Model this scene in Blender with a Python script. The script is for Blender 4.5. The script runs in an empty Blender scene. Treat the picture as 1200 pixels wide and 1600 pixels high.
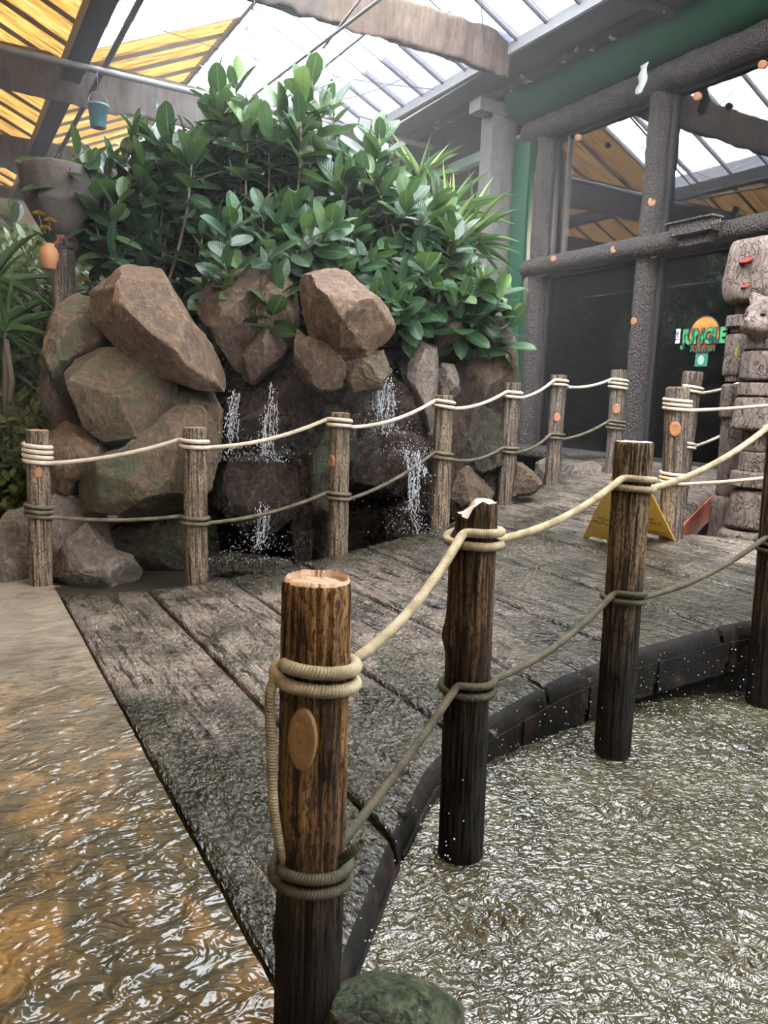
import bpy, math, random
import numpy as np
from mathutils import Vector, Matrix

# ------------------------------------------------------------------ camera, world, exposure
H = 1.45
F = 1200.0
YAW, PITCH, ROLL = math.radians(30), math.atan(182/1200), math.radians(2.18)
right0 = Vector((math.cos(YAW), -math.sin(YAW), 0))
fh = Vector((math.sin(YAW), math.cos(YAW), 0))
fwd = fh*math.cos(PITCH) + Vector((0, 0, -math.sin(PITCH)))
up0 = right0.cross(fwd)
iR = right0*math.cos(ROLL) + up0*math.sin(ROLL)
iU = -right0*math.sin(ROLL) + up0*math.cos(ROLL)
CAM = Vector((0, 0, H))
cd = bpy.data.cameras.new('camera')
cam = bpy.data.objects.new('camera', cd)
bpy.context.scene.collection.objects.link(cam)
cam.matrix_world = Matrix(((iR.x, iU.x, -fwd.x, 0), (iR.y, iU.y, -fwd.y, 0), (iR.z, iU.z, -fwd.z, H), (0, 0, 0, 1)))
cd.sensor_fit = 'VERTICAL'; cd.sensor_height = 36; cd.lens = 36*F/1600
cd.clip_start = .05; cd.clip_end = 200
S = bpy.context.scene
S.camera = cam
S.view_settings.view_transform = 'Standard'
S.view_settings.look = 'None'
S.view_settings.gamma = 1
S.view_settings.use_curve_mapping = False
S.view_settings.exposure = 1.2
try:
    S.cycles.transparent_max_bounces = 16
    S.cycles.max_bounces = 8
    S.cycles.sample_clamp_indirect = 6
except Exception:
    pass

W = bpy.data.worlds.new('overcast_sky'); S.world = W
W.use_nodes = True
nt = W.node_tree; nt.nodes.clear()
wo = nt.nodes.new('ShaderNodeOutputWorld'); bg = nt.nodes.new('ShaderNodeBackground')
tc = nt.nodes.new('ShaderNodeTexCoord'); nz = nt.nodes.new('ShaderNodeTexNoise'); cr = nt.nodes.new('ShaderNodeValToRGB')
nz.inputs['Scale'].default_value = 2.2; nz.inputs['Detail'].default_value = 4
cr.color_ramp.elements[0].position = .36; cr.color_ramp.elements[0].color = (.62, .78, 1, 1)
cr.color_ramp.elements[1].position = .44; cr.color_ramp.elements[1].color = (1, 1, 1, 1)
nt.links.new(tc.outputs['Generated'], nz.inputs['Vector']); nt.links.new(nz.outputs['Fac'], cr.inputs['Fac'])
nt.links.new(cr.outputs['Color'], bg.inputs['Color']); nt.links.new(bg.outputs[0], wo.inputs[0])
bg.inputs['Strength'].default_value = 9.0

sl = bpy.data.lights.new('soft_sun', 'SUN'); so = bpy.data.objects.new('soft_sun', sl)
S.collection.objects.link(so)
sl.energy = 4.0; sl.angle = math.radians(35); sl.color = (1, .96, .9)
so.rotation_euler = (math.radians(28), math.radians(-22), 0)

# ------------------------------------------------------------------ helpers
def ray(px, py):
    d = iR*((px-600)/F) + iU*((800-py)/F) + fwd
    return d
def P(px, py, d):            # point at horizontal distance d ahead of the viewer
    r = ray(px, py); return CAM + r*(d/r.dot(fh))
def onX(px, py, X):
    r = ray(px, py); return CAM + r*(X/r.x)
def onY(px, py, Y):
    r = ray(px, py); return CAM + r*(Y/r.y)
def onZ(px, py, Z):
    r = ray(px, py); return CAM + r*((Z-H)/r.z)

rng = np.random.default_rng(7)
random.seed(7)
_T = rng.random((64, 64, 64))
def vnoise(p):
    p = np.asarray(p, float); i = np.floor(p).astype(int); f = p-i; f = f*f*(3-2*f)
    out = 0
    for a in (0, 1):
        for b in (0, 1):
            for c in (0, 1):
                w = (f[..., 0] if a else 1-f[..., 0])*(f[..., 1] if b else 1-f[..., 1])*(f[..., 2] if c else 1-f[..., 2])
                out = out + w*_T[(i[..., 0]+a) % 64, (i[..., 1]+b) % 64, (i[..., 2]+c) % 64]
    return out*2-1
def fbm(p, o=4):
    p = np.asarray(p, float); s = 0; a = 1; t = 0
    for k in range(o):
        s = s+a*vnoise(p*(2**k)+k*17.3); t += a; a *= .5
    return s/t

def mesh_obj(name, V, Fc, mat, parent=None, smooth=True, uv=None, attr=None):
    me = bpy.data.meshes.new(name)
    V = np.asarray(V, float).reshape(-1, 3)
    me.from_pydata([tuple(v) for v in V.tolist()], [], Fc if isinstance(Fc, list) else Fc.tolist())
    if uv is not None:
        ul = me.uv_layers.new(name='UVMap')
        li = np.empty(len(me.loops), int); me.loops.foreach_get('vertex_index', li)
        ul.data.foreach_set('uv', np.asarray(uv, float)[li].ravel())
    if attr is not None:
        at = me.attributes.new('tint', 'FLOAT', 'POINT'); at.data.foreach_set('value', np.asarray(attr, float))
    if smooth: me.polygons.foreach_set('use_smooth', [True]*len(me.polygons))
    me.materials.append(mat)
    o = bpy.data.objects.new(name, me); S.collection.objects.link(o)
    if parent is not None: o.parent = parent
    return o
def empty(name, loc=(0, 0, 0)):
    o = bpy.data.objects.new(name, None); S.collection.objects.link(o); o.location = loc
    o.empty_display_size = .1
    return o
def tag(o, label=None, cat=None, group=None, kind=None):
    if label: o['label'] = label
    if cat: o['category'] = cat
    if group: o['group'] = group
    if kind: o['kind'] = kind
    return o
def place(parent, loc):      # mesh written in world coordinates under an empty standing at loc
    for c in parent.children: c.matrix_parent_inverse = Matrix.Translation(-Vector(loc))

class MB:
    def __init__(s): s.v = []; s.f = []
    def add(s, V, Fc):
        b = len(s.v); s.v += [tuple(v) for v in V]; s.f += [tuple(i+b for i in f) for f in Fc]; return s
    def box(s, lo, hi, M=None):
        V = [Vector((x, y, z)) for x in (lo[0], hi[0]) for y in (lo[1], hi[1]) for z in (lo[2], hi[2])]
        if M is not None: V = [M @ v for v in V]
        return s.add(V, [(0, 1, 3, 2), (4, 6, 7, 5), (0, 4, 5, 1), (2, 3, 7, 6), (0, 2, 6, 4), (1, 5, 7, 3)])
    def tube(s, pts, r, n=8, cap=True):
        V, Fc, _ = tube_geo(pts, r, n, cap); return s.add(V.tolist(), Fc)
    def build(s, name, mat, parent=None, smooth=False, bevel=0):
        o = mesh_obj(name, s.v, s.f, mat, parent, smooth)
        if bevel:
            m = o.modifiers.new('bevel', 'BEVEL'); m.width = bevel; m.segments = 2; m.limit_method = 'ANGLE'
        return o
def tube_geo(pts, r, n=8, cap=True):
    P_ = np.array([tuple(p) for p in pts], float); m = len(P_)
    R = np.full(m, r, float) if np.isscalar(r) else np.asarray(r, float)
    T = np.gradient(P_, axis=0); T /= np.linalg.norm(T, axis=1)[:, None]+1e-12
    up = np.array([0, 0, 1.]) if abs(T[0][2]) < .9 else np.array([1., 0, 0])
    N = np.zeros_like(P_); x = np.cross(up, T[0]); x /= np.linalg.norm(x); N[0] = x
    for i in range(1, m):
        x = N[i-1]-T[i]*np.dot(N[i-1], T[i]); x /= np.linalg.norm(x)+1e-12; N[i] = x
    B = np.cross(T, N); a = np.arange(n)*2*math.pi/n
    V = P_[:, None, :]+R[:, None, None]*(np.cos(a)[None, :, None]*N[:, None, :]+np.sin(a)[None, :, None]*B[:, None, :])
    L = np.concatenate([[0], np.cumsum(np.linalg.norm(np.diff(P_, axis=0), axis=1))])
    uv = np.stack([np.repeat(L, n), np.tile(a/(2*math.pi), m)], 1)
    F_ = [(i*n+j, i*n+(j+1) % n, (i+1)*n+(j+1) % n, (i+1)*n+j) for i in range(m-1) for j in range(n)]
    if cap: F_ += [tuple(range(n))[::-1], tuple((m-1)*n+j for j in range(n))]
    return V.reshape(-1, 3), F_, uv
def tube(name, pts, r, mat, parent=None, n=8):
    V, F_, uv = tube_geo(pts, r, n); return mesh_obj(name, V, F_, mat, parent, True, uv)
def rot_to(d):
    return Vector((0, 0, 1)).rotation_difference(Vector(d)).to_matrix()
def lathe(name, prof, M, mat, parent=None, n=40, dr=None, smooth=True):   # prof: (r, z)
    a = np.arange(n)*2*math.pi/n; V = []
    for k, (r, z) in enumerate(prof):
        for t in a:
            rr = r if dr is None else r*dr(t, z, k)
            V.append(M @ Vector((rr*math.cos(t), rr*math.sin(t), z)))
    m = len(prof)
    F_ = [(i*n+j, i*n+(j+1) % n, (i+1)*n+(j+1) % n, (i+1)*n+j) for i in range(m-1) for j in range(n)]
    return mesh_obj(name, V, F_, mat, parent, smooth)
def copy_tree(o, parent=None):
    c = o.copy(); S.collection.objects.link(c)
    if parent is not None: c.parent = parent
    for ch in o.children: copy_tree(ch, c)
    return c

# ------------------------------------------------------------------ materials
class Mat:
    def __init__(s, name, rough=.6, spec=.5, ior=1.45):
        s.m = bpy.data.materials.new(name); s.m.use_nodes = True; s.t = s.m.node_tree
        s.b = s.t.nodes['Principled BSDF']; s.o = s.t.nodes['Material Output']
        s.b.inputs['Roughness'].default_value = rough
        s.b.inputs['IOR'].default_value = ior; s.b.inputs['Specular IOR Level'].default_value = spec
        s.tc = s.n('TexCoord')
    def n(s, ty, **k):
        x = s.t.nodes.new('ShaderNode'+ty)
        for a, b in k.items():
            if a in x.inputs: x.inputs[a].default_value = b
            else: setattr(x, a, b)
        return x
    def l(s, a, b): s.t.links.new(a, b)
    def coord(s, sc=(1, 1, 1), src='Object', rot=(0, 0, 0)):
        mp = s.n('Mapping'); mp.inputs['Scale'].default_value = sc; mp.inputs['Rotation'].default_value = rot
        if src == 'World':
            g = s.n('NewGeometry'); s.l(g.outputs['Position'], mp.inputs['Vector'])
        else: s.l(s.tc.outputs[src], mp.inputs['Vector'])
        return mp.outputs[0]
    def noise(s, co, scale=5, detail=6, rough=.6, dist=0):
        x = s.n('TexNoise', Scale=scale, Detail=detail, Roughness=rough, Distortion=dist); s.l(co, x.inputs['Vector']); return x.outputs['Fac']
    def vor(s, co, scale=5, feature='F1', out='Distance'):
        x = s.n('TexVoronoi', Scale=scale, feature=feature); s.l(co, x.inputs['Vector']); return x.outputs[out]
    def ramp(s, f, stops, interp='LINEAR'):
        stops = sorted(stops, key=lambda q: q[0]); x = s.n('ValToRGB'); e = x.color_ramp.elements; x.color_ramp.interpolation = interp
        while len(e) < len(stops): e.new(.5)
        for i, (p, c) in enumerate(stops):
            e[i].position = p; e[i].color = tuple(c)+(1,) if len(c) == 3 else c
        s.l(f, x.inputs[0]); return x.outputs[0]
    def g(s, f, a, b): return s.ramp(f, [(a, (0, 0, 0)), (b, (1, 1, 1))])
    def mix(s, f, a, b, mode='MIX'):
        x = s.n('Mix', data_type='RGBA', blend_type=mode)
        if isinstance(f, (int, float)): x.inputs[0].default_value = f
        else: s.l(f, x.inputs[0])
        for v, i in ((a, 6), (b, 7)):
            if isinstance(v, tuple): x.inputs[i].default_value = v+(1,) if len(v) == 3 else v
            else: s.l(v, x.inputs[i])
        return x.outputs[2]
    def mth(s, op, a, b=0):
        x = s.n('Math', operation=op)
        for v, i in ((a, 0), (b, 1)):
            if isinstance(v, (int, float)): x.inputs[i].default_value = v
            else: s.l(v, x.inputs[i])
        return x.outputs[0]
    def col(s, c):
        if isinstance(c, tuple): s.b.inputs['Base Color'].default_value = c+(1,)
        else: s.l(c, s.b.inputs['Base Color'])
        return s
    def rgh(s, f): s.l(f, s.b.inputs['Roughness']); return s
    def bump(s, h, dist=.01, st=1, prev=None):
        x = s.n('Bump', Strength=st, Distance=dist); s.l(h, x.inputs['Height'])
        if prev: s.l(prev, x.inputs['Normal'])
        s.l(x.outputs[0], s.b.inputs['Normal']); return x.outputs[0]
def simple(name, c, rough=.6, spec=.5, metal=0, bump=0, bscale=40, var=.25, vscale=8):
    m = Mat(name, rough, spec); co = m.coord(src='World')
    n = m.noise(co, vscale, 5)
    m.col(m.mix(n, tuple(x*(1-var) for x in c), tuple(min(1, x*(1+var)) for x in c)))
    m.b.inputs['Metallic'].default_value = metal
    if bump: m.bump(m.noise(co, bscale, 4), bump)
    return m.m

def rock_mat(name, c1, c2, c3, moss=0., wet=0., seed=0.):
    m = Mat(name, .62); co = m.coord(src='World')
    n1 = m.noise(co, 2.6+seed, 8, .65, .6); n2 = m.noise(co, 11, 6, .7, 1.2); st = m.noise(m.coord((9, 9, 1.6), 'World'), 3, 6, .7, .8)
    c = m.mix(m.g(n1, .38, .62), c1, c2)
    c = m.mix(m.mth('MULTIPLY', m.g(st, .5, .72), .75), c, c3)
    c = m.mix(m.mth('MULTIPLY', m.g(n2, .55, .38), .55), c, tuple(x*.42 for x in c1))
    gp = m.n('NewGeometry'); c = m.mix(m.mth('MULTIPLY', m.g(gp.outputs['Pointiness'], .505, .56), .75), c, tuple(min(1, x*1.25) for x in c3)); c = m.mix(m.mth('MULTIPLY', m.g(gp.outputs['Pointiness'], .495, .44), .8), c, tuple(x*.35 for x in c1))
    v = m.vor(m.coord(src='World'), 5.5, 'DISTANCE_TO_EDGE'); vw = m.n('TexVoronoi', Scale=4.2, feature='DISTANCE_TO_EDGE')
    wv = m.n('VectorMath', operation='ADD'); nn = m.n('TexNoise', Scale=3, Detail=4); m.l(co, nn.inputs['Vector']); m.l(co, wv.inputs[0]); m.l(nn.outputs['Color'], wv.inputs[1]); m.l(wv.outputs[0], vw.inputs['Vector'])
    cr = m.g(vw.outputs['Distance'], .0, .035)
    c = m.mix(m.mth('MULTIPLY', m.mth('SUBTRACT', 1, cr), .30), c, tuple(min(1, x*1.5) for x in c3))
    if moss:
        g = m.noise(co, 2.1, 5, .75, 1.0); g = m.mth('MULTIPLY', m.g(g, (.66-moss*.17), (.72-moss*.15)), m.g(m.noise(co, 60, 3), .35, .6))
        c = m.mix(g, c, m.mix(m.noise(co, 30, 3), (.05, .075, .038), (.12, .15, .085)))
    m.col(c)
    fine = m.noise(co, 34, 8, .7)
    b = m.bump(m.mth('ADD', m.mth('MULTIPLY', n2, .55), m.mth('ADD', m.mth('MULTIPLY', fine, .22), m.mth('MULTIPLY', st, .9))), .05)
    m.bump(m.mth('MULTIPLY', cr, 1.0), .006, .8, b)
    if wet:
        m.rgh(m.ramp(m.noise(co, 9, 4), [(.4, (.12,)*3), (.65, (.5,)*3)]))
    return m.m
M = {}
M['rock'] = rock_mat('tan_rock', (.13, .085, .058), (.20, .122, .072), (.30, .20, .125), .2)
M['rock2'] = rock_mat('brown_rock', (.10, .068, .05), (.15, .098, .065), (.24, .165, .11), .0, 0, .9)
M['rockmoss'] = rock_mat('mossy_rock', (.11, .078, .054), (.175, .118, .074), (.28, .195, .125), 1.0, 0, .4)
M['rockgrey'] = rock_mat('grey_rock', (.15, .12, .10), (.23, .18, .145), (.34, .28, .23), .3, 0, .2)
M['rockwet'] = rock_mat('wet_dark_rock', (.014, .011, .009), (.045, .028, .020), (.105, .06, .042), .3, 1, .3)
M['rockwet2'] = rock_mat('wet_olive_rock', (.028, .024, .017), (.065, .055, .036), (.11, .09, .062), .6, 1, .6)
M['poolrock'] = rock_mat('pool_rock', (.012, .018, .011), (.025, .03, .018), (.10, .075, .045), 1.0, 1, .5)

def wood_post(name, light, dark, wet=0, gap=.5, blackz=None):
    m = Mat(name, .6, .25); co = m.coord((1, 1, .045), 'Object'); cw = m.coord((1, 1, 1), 'Object')
    a = m.noise(co, 58, 5, .65, .12); b = m.noise(co, 110, 4, .6); l = m.noise(cw, 5, 4); sp = m.noise(m.coord((1, 1, .35), 'Object'), 120, 3, .7)
    c = m.mix(m.g(l, .35, .65), light, tuple((x+y)/2 for x, y in zip(light, dark)))
    c = m.mix(m.g(a, gap+.05, gap-.06), c, dark)
    c = m.mix(m.mth('MULTIPLY', m.g(sp, .50, .42), .8), c, tuple(x*.5 for x in dark))
    if blackz is not None:      # lower part soaked by the pool
        sx = m.n('SeparateXYZ'); gg = m.n('NewGeometry'); m.l(gg.outputs['Position'], sx.inputs[0])
        zz = m.mth('ADD', sx.outputs[2], m.mth('MULTIPLY', m.noise(cw, 9, 4), .25))
        f = m.ramp(zz, [(0, (1,)*3), (1, (0,)*3)]); r = m.n('MapRange'); m.l(zz, r.inputs[0])
        r.inputs[1].default_value = blackz[0]; r.inputs[2].default_value = blackz[1]; r.inputs[3].default_value = .97; r.inputs[4].default_value = 0
        c = m.mix(r.outputs[0], c, (.010, .009, .008))
        rr = m.n('MapRange'); m.l(zz, rr.inputs[0]); rr.inputs[1].default_value = blackz[0]; rr.inputs[2].default_value = blackz[1]; rr.inputs[3].default_value = .55; rr.inputs[4].default_value = .5
        m.rgh(rr.outputs[0])
    m.col(c)
    m.bump(m.mth('ADD', m.mth('MULTIPLY', a, 1.4), m.mth('ADD', m.mth('MULTIPLY', b, .4), m.mth('MULTIPLY', sp, .5))), .012)
    return m.m
M['postA'] = wood_post('wet_gold_timber', (.38, .20, .078), (.040, .023, .012), 1, .49, (.40, .82))
M['postB'] = wood_post('wet_brown_timber', (.20, .115, .055), (.022, .015, .010), 1, .52, (.42, .88))
M['postC'] = wood_post('weathered_timber', (.30, .205, .115), (.030, .021, .014), 1, .50, (.42, .92))
M['postfar'] = wood_post('grey_brown_timber', (.36, .27, .19), (.055, .04, .03), 0, .48)
M['postgrey'] = wood_post('grey_timber', (.26, .205, .165), (.05, .04, .035), 0, .49)
def sawn(name, a, b):
    m = Mat(name, .55); co = m.coord(src='Object'); 
    v = m.n('VectorMath', operation='LENGTH'); m.l(co, v.inputs[0])
    n = m.noise(co, 14, 5)
    w = m.n('Math', operation='SINE'); m.l(m.mth('ADD', m.mth('MULTIPLY', v.outputs['Value'], 420), m.mth('MULTIPLY', n, 14)), w.inputs[0])
    m.col(m.mix(m.mth('ADD', m.mth('MULTIPLY', w.outputs[0], .12), n), a, b)); m.bump(m.noise(co, 60, 5), .006); return m.m
M['sawn'] = sawn('sawn_end_grain', (.26, .145, .07), (.42, .27, .16))
M['sawnpale'] = sawn('pale_end_grain', (.32, .26, .205), (.46, .40, .34))
M['knot'] = sawn('orange_knot', (.26, .105, .045), (.36, .17, .08))
def rope_mat(name, a, b, moss=0):
    m = Mat(name, .75); u = m.coord((1, 1, 1), 'UV'); sx = m.n('SeparateXYZ'); m.l(u, sx.inputs[0])
    ph = m.mth('ADD', m.mth('MULTIPLY', sx.outputs[0], 900), m.mth('MULTIPLY', sx.outputs[1], 6.2832*2))
    w = m.n('Math', operation='SINE'); m.l(ph, w.inputs[0]); n = m.noise(m.coord(src='World'), 14, 5)
    c = m.mix(m.g(n, .35, .65), a, b)
    m.col(m.mix(m.mth('MULTIPLY', m.mth('SUBTRACT', .4, w.outputs[0]), .10), c, tuple(x*.35 for x in a)))
    m.bump(w.outputs[0], .0009, .6); return m.m
M['rope'] = rope_mat('cream_rope', (.44, .36, .27), (.60, .51, .40))
M['ropeold'] = rope_mat('stained_rope', (.20, .155, .08), (.42, .35, .22))
M['ropelow'] = rope_mat('damp_grey_rope', (.065, .056, .036), (.15, .125, .082))
M['ropedark'] = rope_mat('green_damp_rope', (.028, .025, .013), (.08, .064, .034))

def leaf_mat(name, c0, c1, c2, rough=.28, trans=.22, rib=(.12, .17, .07)):
    m = Mat(name, rough, .5); at = m.n('Attribute', attribute_name='tint')
    u = m.coord((1, 1, 1), 'UV'); sx = m.n('SeparateXYZ'); m.l(u, sx.inputs[0])
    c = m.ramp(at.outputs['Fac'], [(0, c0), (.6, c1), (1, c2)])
    d = m.mth('ABSOLUTE', m.mth('SUBTRACT', sx.outputs[0], .5))
    c = m.mix(m.g(d, .045, .02), c, rib)
    m.col(c)
    w = m.n('Math', operation='SINE'); m.l(m.mth('MULTIPLY', m.mth('ADD', sx.outputs[1], m.mth('MULTIPLY', d, -.5)), 80), w.inputs[0]); m.bump(w.outputs[0], .0012, .5)
    tr = m.n('BsdfTranslucent'); m.l(m.mix(.35, c, (.16, .26, .04), 'MIX'), tr.inputs[0])
    mx = m.n('MixShader'); mx.inputs[0].default_value = trans
    m.l(m.b.outputs[0], mx.inputs[1]); m.l(tr.outputs[0], mx.inputs[2]); m.l(mx.outputs[0], m.o.inputs[0])
    return m.m
M['ficus'] = leaf_mat('rubber_leaf', (.014, .042, .022), (.038, .090, .042), (.16, .26, .07))
M['shrub'] = leaf_mat('shrub_leaf', (.055, .09, .045), (.14, .21, .10), (.36, .46, .18), .4, .25)
M['shrubgold'] = leaf_mat('low_shrub_leaf', (.04, .055, .02), (.16, .20, .06), (.38, .44, .09), .45, .25)
M['spiky'] = leaf_mat('spiky_leaf', (.025, .06, .026), (.07, .14, .05), (.28, .36, .13), .4, .25)
M['bark'] = simple('stem_bark', (.16, .13, .09), .8, bump=.005)
M['yellowflower'] = simple('yellow_petals', (.5, .32, .03), .6)
M['metal'] = simple('grey_steel', (.13, .13, .13), .5, metal=.2)
M['darkmetal'] = simple('dark_steel', (.03, .03, .032), .5)
M['rafter'] = simple('old_timber_rafter', (.075, .066, .06), .7, bump=.004)
M['whitemetal'] = simple('white_aluminium', (.3, .3, .3), .45)
def cloth(name, a, b, two=None):
    m = Mat(name, .95); co = m.coord(src='World')
    n = m.noise(co, 2.5, 6, .7); 
    c = m.mix(m.g(n, .35, .65), a, b)
    f = m.noise(m.coord((1, 1, .12), 'World'), 30, 4)
    if two:
        sx = m.n('SeparateXYZ'); gg = m.n('NewGeometry'); m.l(gg.outputs['Position'], sx.inputs[0]); r = m.n('MapRange'); m.l(sx.outputs[0], r.inputs[0]); r.inputs[1].default_value = 3.95; r.inputs[2].default_value = 4.0
        c = m.mix(r.outputs[0], m.mix(m.g(n, .35, .65), two[0], two[1]), c)
    m.col(m.mix(m.mth('MULTIPLY', m.g(f, .45, .6), .4), c, tuple(x*.5 for x in a)))
    wx = m.n('TexWave', Scale=34, Distortion=1.5); m.l(co, wx.inputs['Vector']); m.bump(m.mth('ADD', m.mth('MULTIPLY', m.noise(co, 90, 3), .6), m.mth('ADD', f, m.mth('MULTIPLY', wx.outputs['Fac'], .3))), .02)
    tr = m.n('BsdfTranslucent'); m.l(c, tr.inputs[0]); mx = m.n('MixShader'); mx.inputs[0].default_value = .10
    m.l(m.b.outputs[0], mx.inputs[1]); m.l(tr.outputs[0], mx.inputs[2]); last = mx.outputs[0]
    m.l(last, m.o.inputs[0]); return m.m
M['burlap'] = cloth('brown_burlap', (.13, .088, .064), (.24, .165, .12), ((.075, .06, .052), (.16, .125, .105)))
M['burlapdark'] = cloth('grey_burlap', (.085, .07, .062), (.14, .118, .10))
def pane_mat(name, kind):
    m = bpy.data.materials.new(name); m.use_nodes = True; t = m.node_tree; t.nodes.clear()
    o = t.nodes.new('ShaderNodeOutputMaterial'); g = t.nodes.new('ShaderNodeNewGeometry')
    mp = t.nodes.new('ShaderNodeMapping'); t.links.new(g.outputs['Position'], mp.inputs[0])
    nz = t.nodes.new('ShaderNodeTexNoise'); t.links.new(mp.outputs[0], nz.inputs['Vector'])
    r = t.nodes.new('ShaderNodeValToRGB'); t.links.new(nz.outputs['Fac'], r.inputs[0])
    tr = t.nodes.new('ShaderNodeBsdfTransparent'); tl = t.nodes.new('ShaderNodeBsdfTranslucent'); gl = t.nodes.new('ShaderNodeBsdfGlossy'); gl.inputs['Roughness'].default_value = .05
    m1 = t.nodes.new('ShaderNodeMixShader'); m2 = t.nodes.new('ShaderNodeMixShader')
    e = r.color_ramp.elements
    if kind == 'clear':
        e[0].color = e[1].color = (.92, .94, .96, 1); m1.inputs[0].default_value = .12; m2.inputs[0].default_value = .05
        t.links.new(r.outputs[0], tr.inputs[0]); tl.inputs[0].default_value = (.8, .82, .85, 1)
    elif kind == 'shade':  # bluish whitewash on the lower panes
        e[0].position = .3; e[1].position = .7; e[0].color = (.22, .23, .275, 1); e[1].color = (.265, .28, .33, 1); nz.inputs['Scale'].default_value = .8
        m1.inputs[0].default_value = .35; m2.inputs[0].default_value = .05
        t.links.new(r.outputs[0], tr.inputs[0]); t.links.new(r.outputs[0], tl.inputs[0])
    else:
        mp.inputs['Scale'].default_value = (.6, 8, 1.0); nz.inputs['Scale'].default_value = 2.2; nz.inputs['Detail'].default_value = 8; nz.inputs['Roughness'].default_value = .75
        e[0].position = .40; e[0].color = (.030, .014, .004, 1); e[1].position = .50; e[1].color = (.080, .043, .009, 1)
        e2 = e.new(.68); e2.color = (.11, .075, .028, 1)
        m1.inputs[0].default_value = .92; m2.inputs[0].default_value = .02
        t.links.new(r.outputs[0], tl.inputs[0])
        mu = t.nodes.new('ShaderNodeMix'); mu.data_type = 'RGBA'; mu.blend_type = 'MULTIPLY'; mu.inputs[0].default_value = 1; mu.inputs[7].default_value = (.9, .8, .6, 1); t.links.new(r.outputs[0], mu.inputs[6]); t.links.new(mu.outputs[2], tr.inputs[0])
    t.links.new(tr.outputs[0], m1.inputs[1]); t.links.new(tl.outputs[0], m1.inputs[2])
    t.links.new(m1.outputs[0], m2.inputs[1]); t.links.new(gl.outputs[0], m2.inputs[2]); t.links.new(m2.outputs[0], o.inputs[0])
    return m
M['clear'] = pane_mat('clear_roof_glass', 'clear'); M['shade'] = pane_mat('shaded_roof_glass', 'shade'); M['yellow'] = pane_mat('yellow_corrugated_sheet', 'yellow')
def window_mat():
    m = bpy.data.materials.new('window_glass'); m.use_nodes = True; t = m.node_tree; t.nodes.clear()
    o = t.nodes.new('ShaderNodeOutputMaterial'); tr = t.nodes.new('ShaderNodeBsdfTransparent'); gl = t.nodes.new('ShaderNodeBsdfGlossy')
    gl.inputs['Roughness'].default_value = .012; gl.inputs[0].default_value = (.9, .92, 1, 1); tr.inputs[0].default_value = (.72, .74, .78, 1)
    lw = t.nodes.new('ShaderNodeFresnel'); lw.inputs[0].default_value = 2.0; mx = t.nodes.new('ShaderNodeMixShader')
    t.links.new(lw.outputs[0], mx.inputs[0]); t.links.new(tr.outputs[0], mx.inputs[1]); t.links.new(gl.outputs[0], mx.inputs[2]); t.links.new(mx.outputs[0], o.inputs[0])
    return m
M['window'] = window_mat()
def paint_green():
    m = Mat('green_paint', .38); co = m.coord(src='World'); n = m.noise(co, 3, 5)
    c = m.mix(n, (.008, .052, .028), (.013, .078, .04)); p = m.noise(co, 7, 8, .8); 
    m.col(m.mix(m.g(p, .70, .72), c, (.3, .33, .3))); m.bump(p, .004); return m.m
M['green'] = paint_green()
M['greyboard'] = simple('grey_ceiling_board', (.11, .105, .105), .8, bump=.004, vscale=2)
def peel():
    m = Mat('peeling_dark_paint', .7); co = m.coord(src='World'); n = m.noise(co, 5, 8, .75)
    m.col(m.mix(m.g(n, .60, .64), (.055, .055, .06), (.42, .42, .42))); m.bump(n, .01); return m.m
M['peel'] = peel()
def bark_log():
    m = Mat('cast_bark_log', .6); co = m.coord((1, 1, 1), 'World'); v = m.vor(m.coord((1, 1, .5), 'World'), 62); n = m.noise(co, 4, 5)
    c = m.mix(n, (.042, .030, .025), (.070, .052, .044)); m.col(m.mix(m.g(v, .25, .55), c, (.03, .024, .022))); m.bump(m.mth('SUBTRACT', 1, v), .018); return m.m
M['log'] = bark_log()
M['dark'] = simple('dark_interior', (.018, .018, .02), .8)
M['stonebench'] = simple('pale_stone', (.15, .135, .115), .7, bump=.004)
M['terracotta'] = simple('terracotta', (.36, .17, .075), .7)
M['teal'] = simple('teal_plastic', (.03, .11, .125), .4)
M['totem'] = None
def totem_mat(name, a, b, d):
    m = Mat(name, .62); co = m.coord(src='World'); n = m.noise(co, 6, 6, .7, .8); g = m.noise(m.coord((1, 1, .22), 'World'), 34, 5, .7, 1.0)
    c = m.mix(n, a, b); v = m.n('TexVoronoi', Scale=13, feature='DISTANCE_TO_EDGE'); wv = m.n('VectorMath', operation='ADD'); nn = m.n('TexNoise', Scale=7, Detail=3); m.l(co, nn.inputs['Vector']); m.l(m.coord((1, 1, .55), 'World'), wv.inputs[0]); sc = m.n('VectorMath', operation='SCALE'); sc.inputs[3].default_value = .25; m.l(nn.outputs['Color'], sc.inputs[0]); m.l(sc.outputs[0], wv.inputs[1]); m.l(wv.outputs[0], v.inputs['Vector']); cv = m.g(v.outputs['Distance'], .01, .05)
    c = m.mix(m.g(g, .46, .36), c, d); c = m.mix(m.mth('MULTIPLY', m.mth('SUBTRACT', 1, cv), .75), c, d); m.col(c); b = m.bump(m.mth('ADD', g, m.mth('MULTIPLY', n, .6)), .025); m.bump(cv, .012, 1, b); return m.m
M['totem'] = totem_mat('carved_totem_wood', (.12, .09, .077), (.20, .155, .13), (.03, .022, .018))
M['totemhead'] = totem_mat('carved_head_wood', (.15, .11, .092), (.22, .165, .14), (.07, .045, .035))
M['redpaint'] = simple('red_paint', (.45, .03, .02), .5); M['limepaint'] = simple('lime_paint', (.22, .30, .04), .6, var=.4, vscale=60)
M['signyellow'] = simple('yellow_plastic', (.72, .47, .09), .35, var=.08)
M['ink'] = simple('black_ink', (.03, .025, .02), .6)
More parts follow.
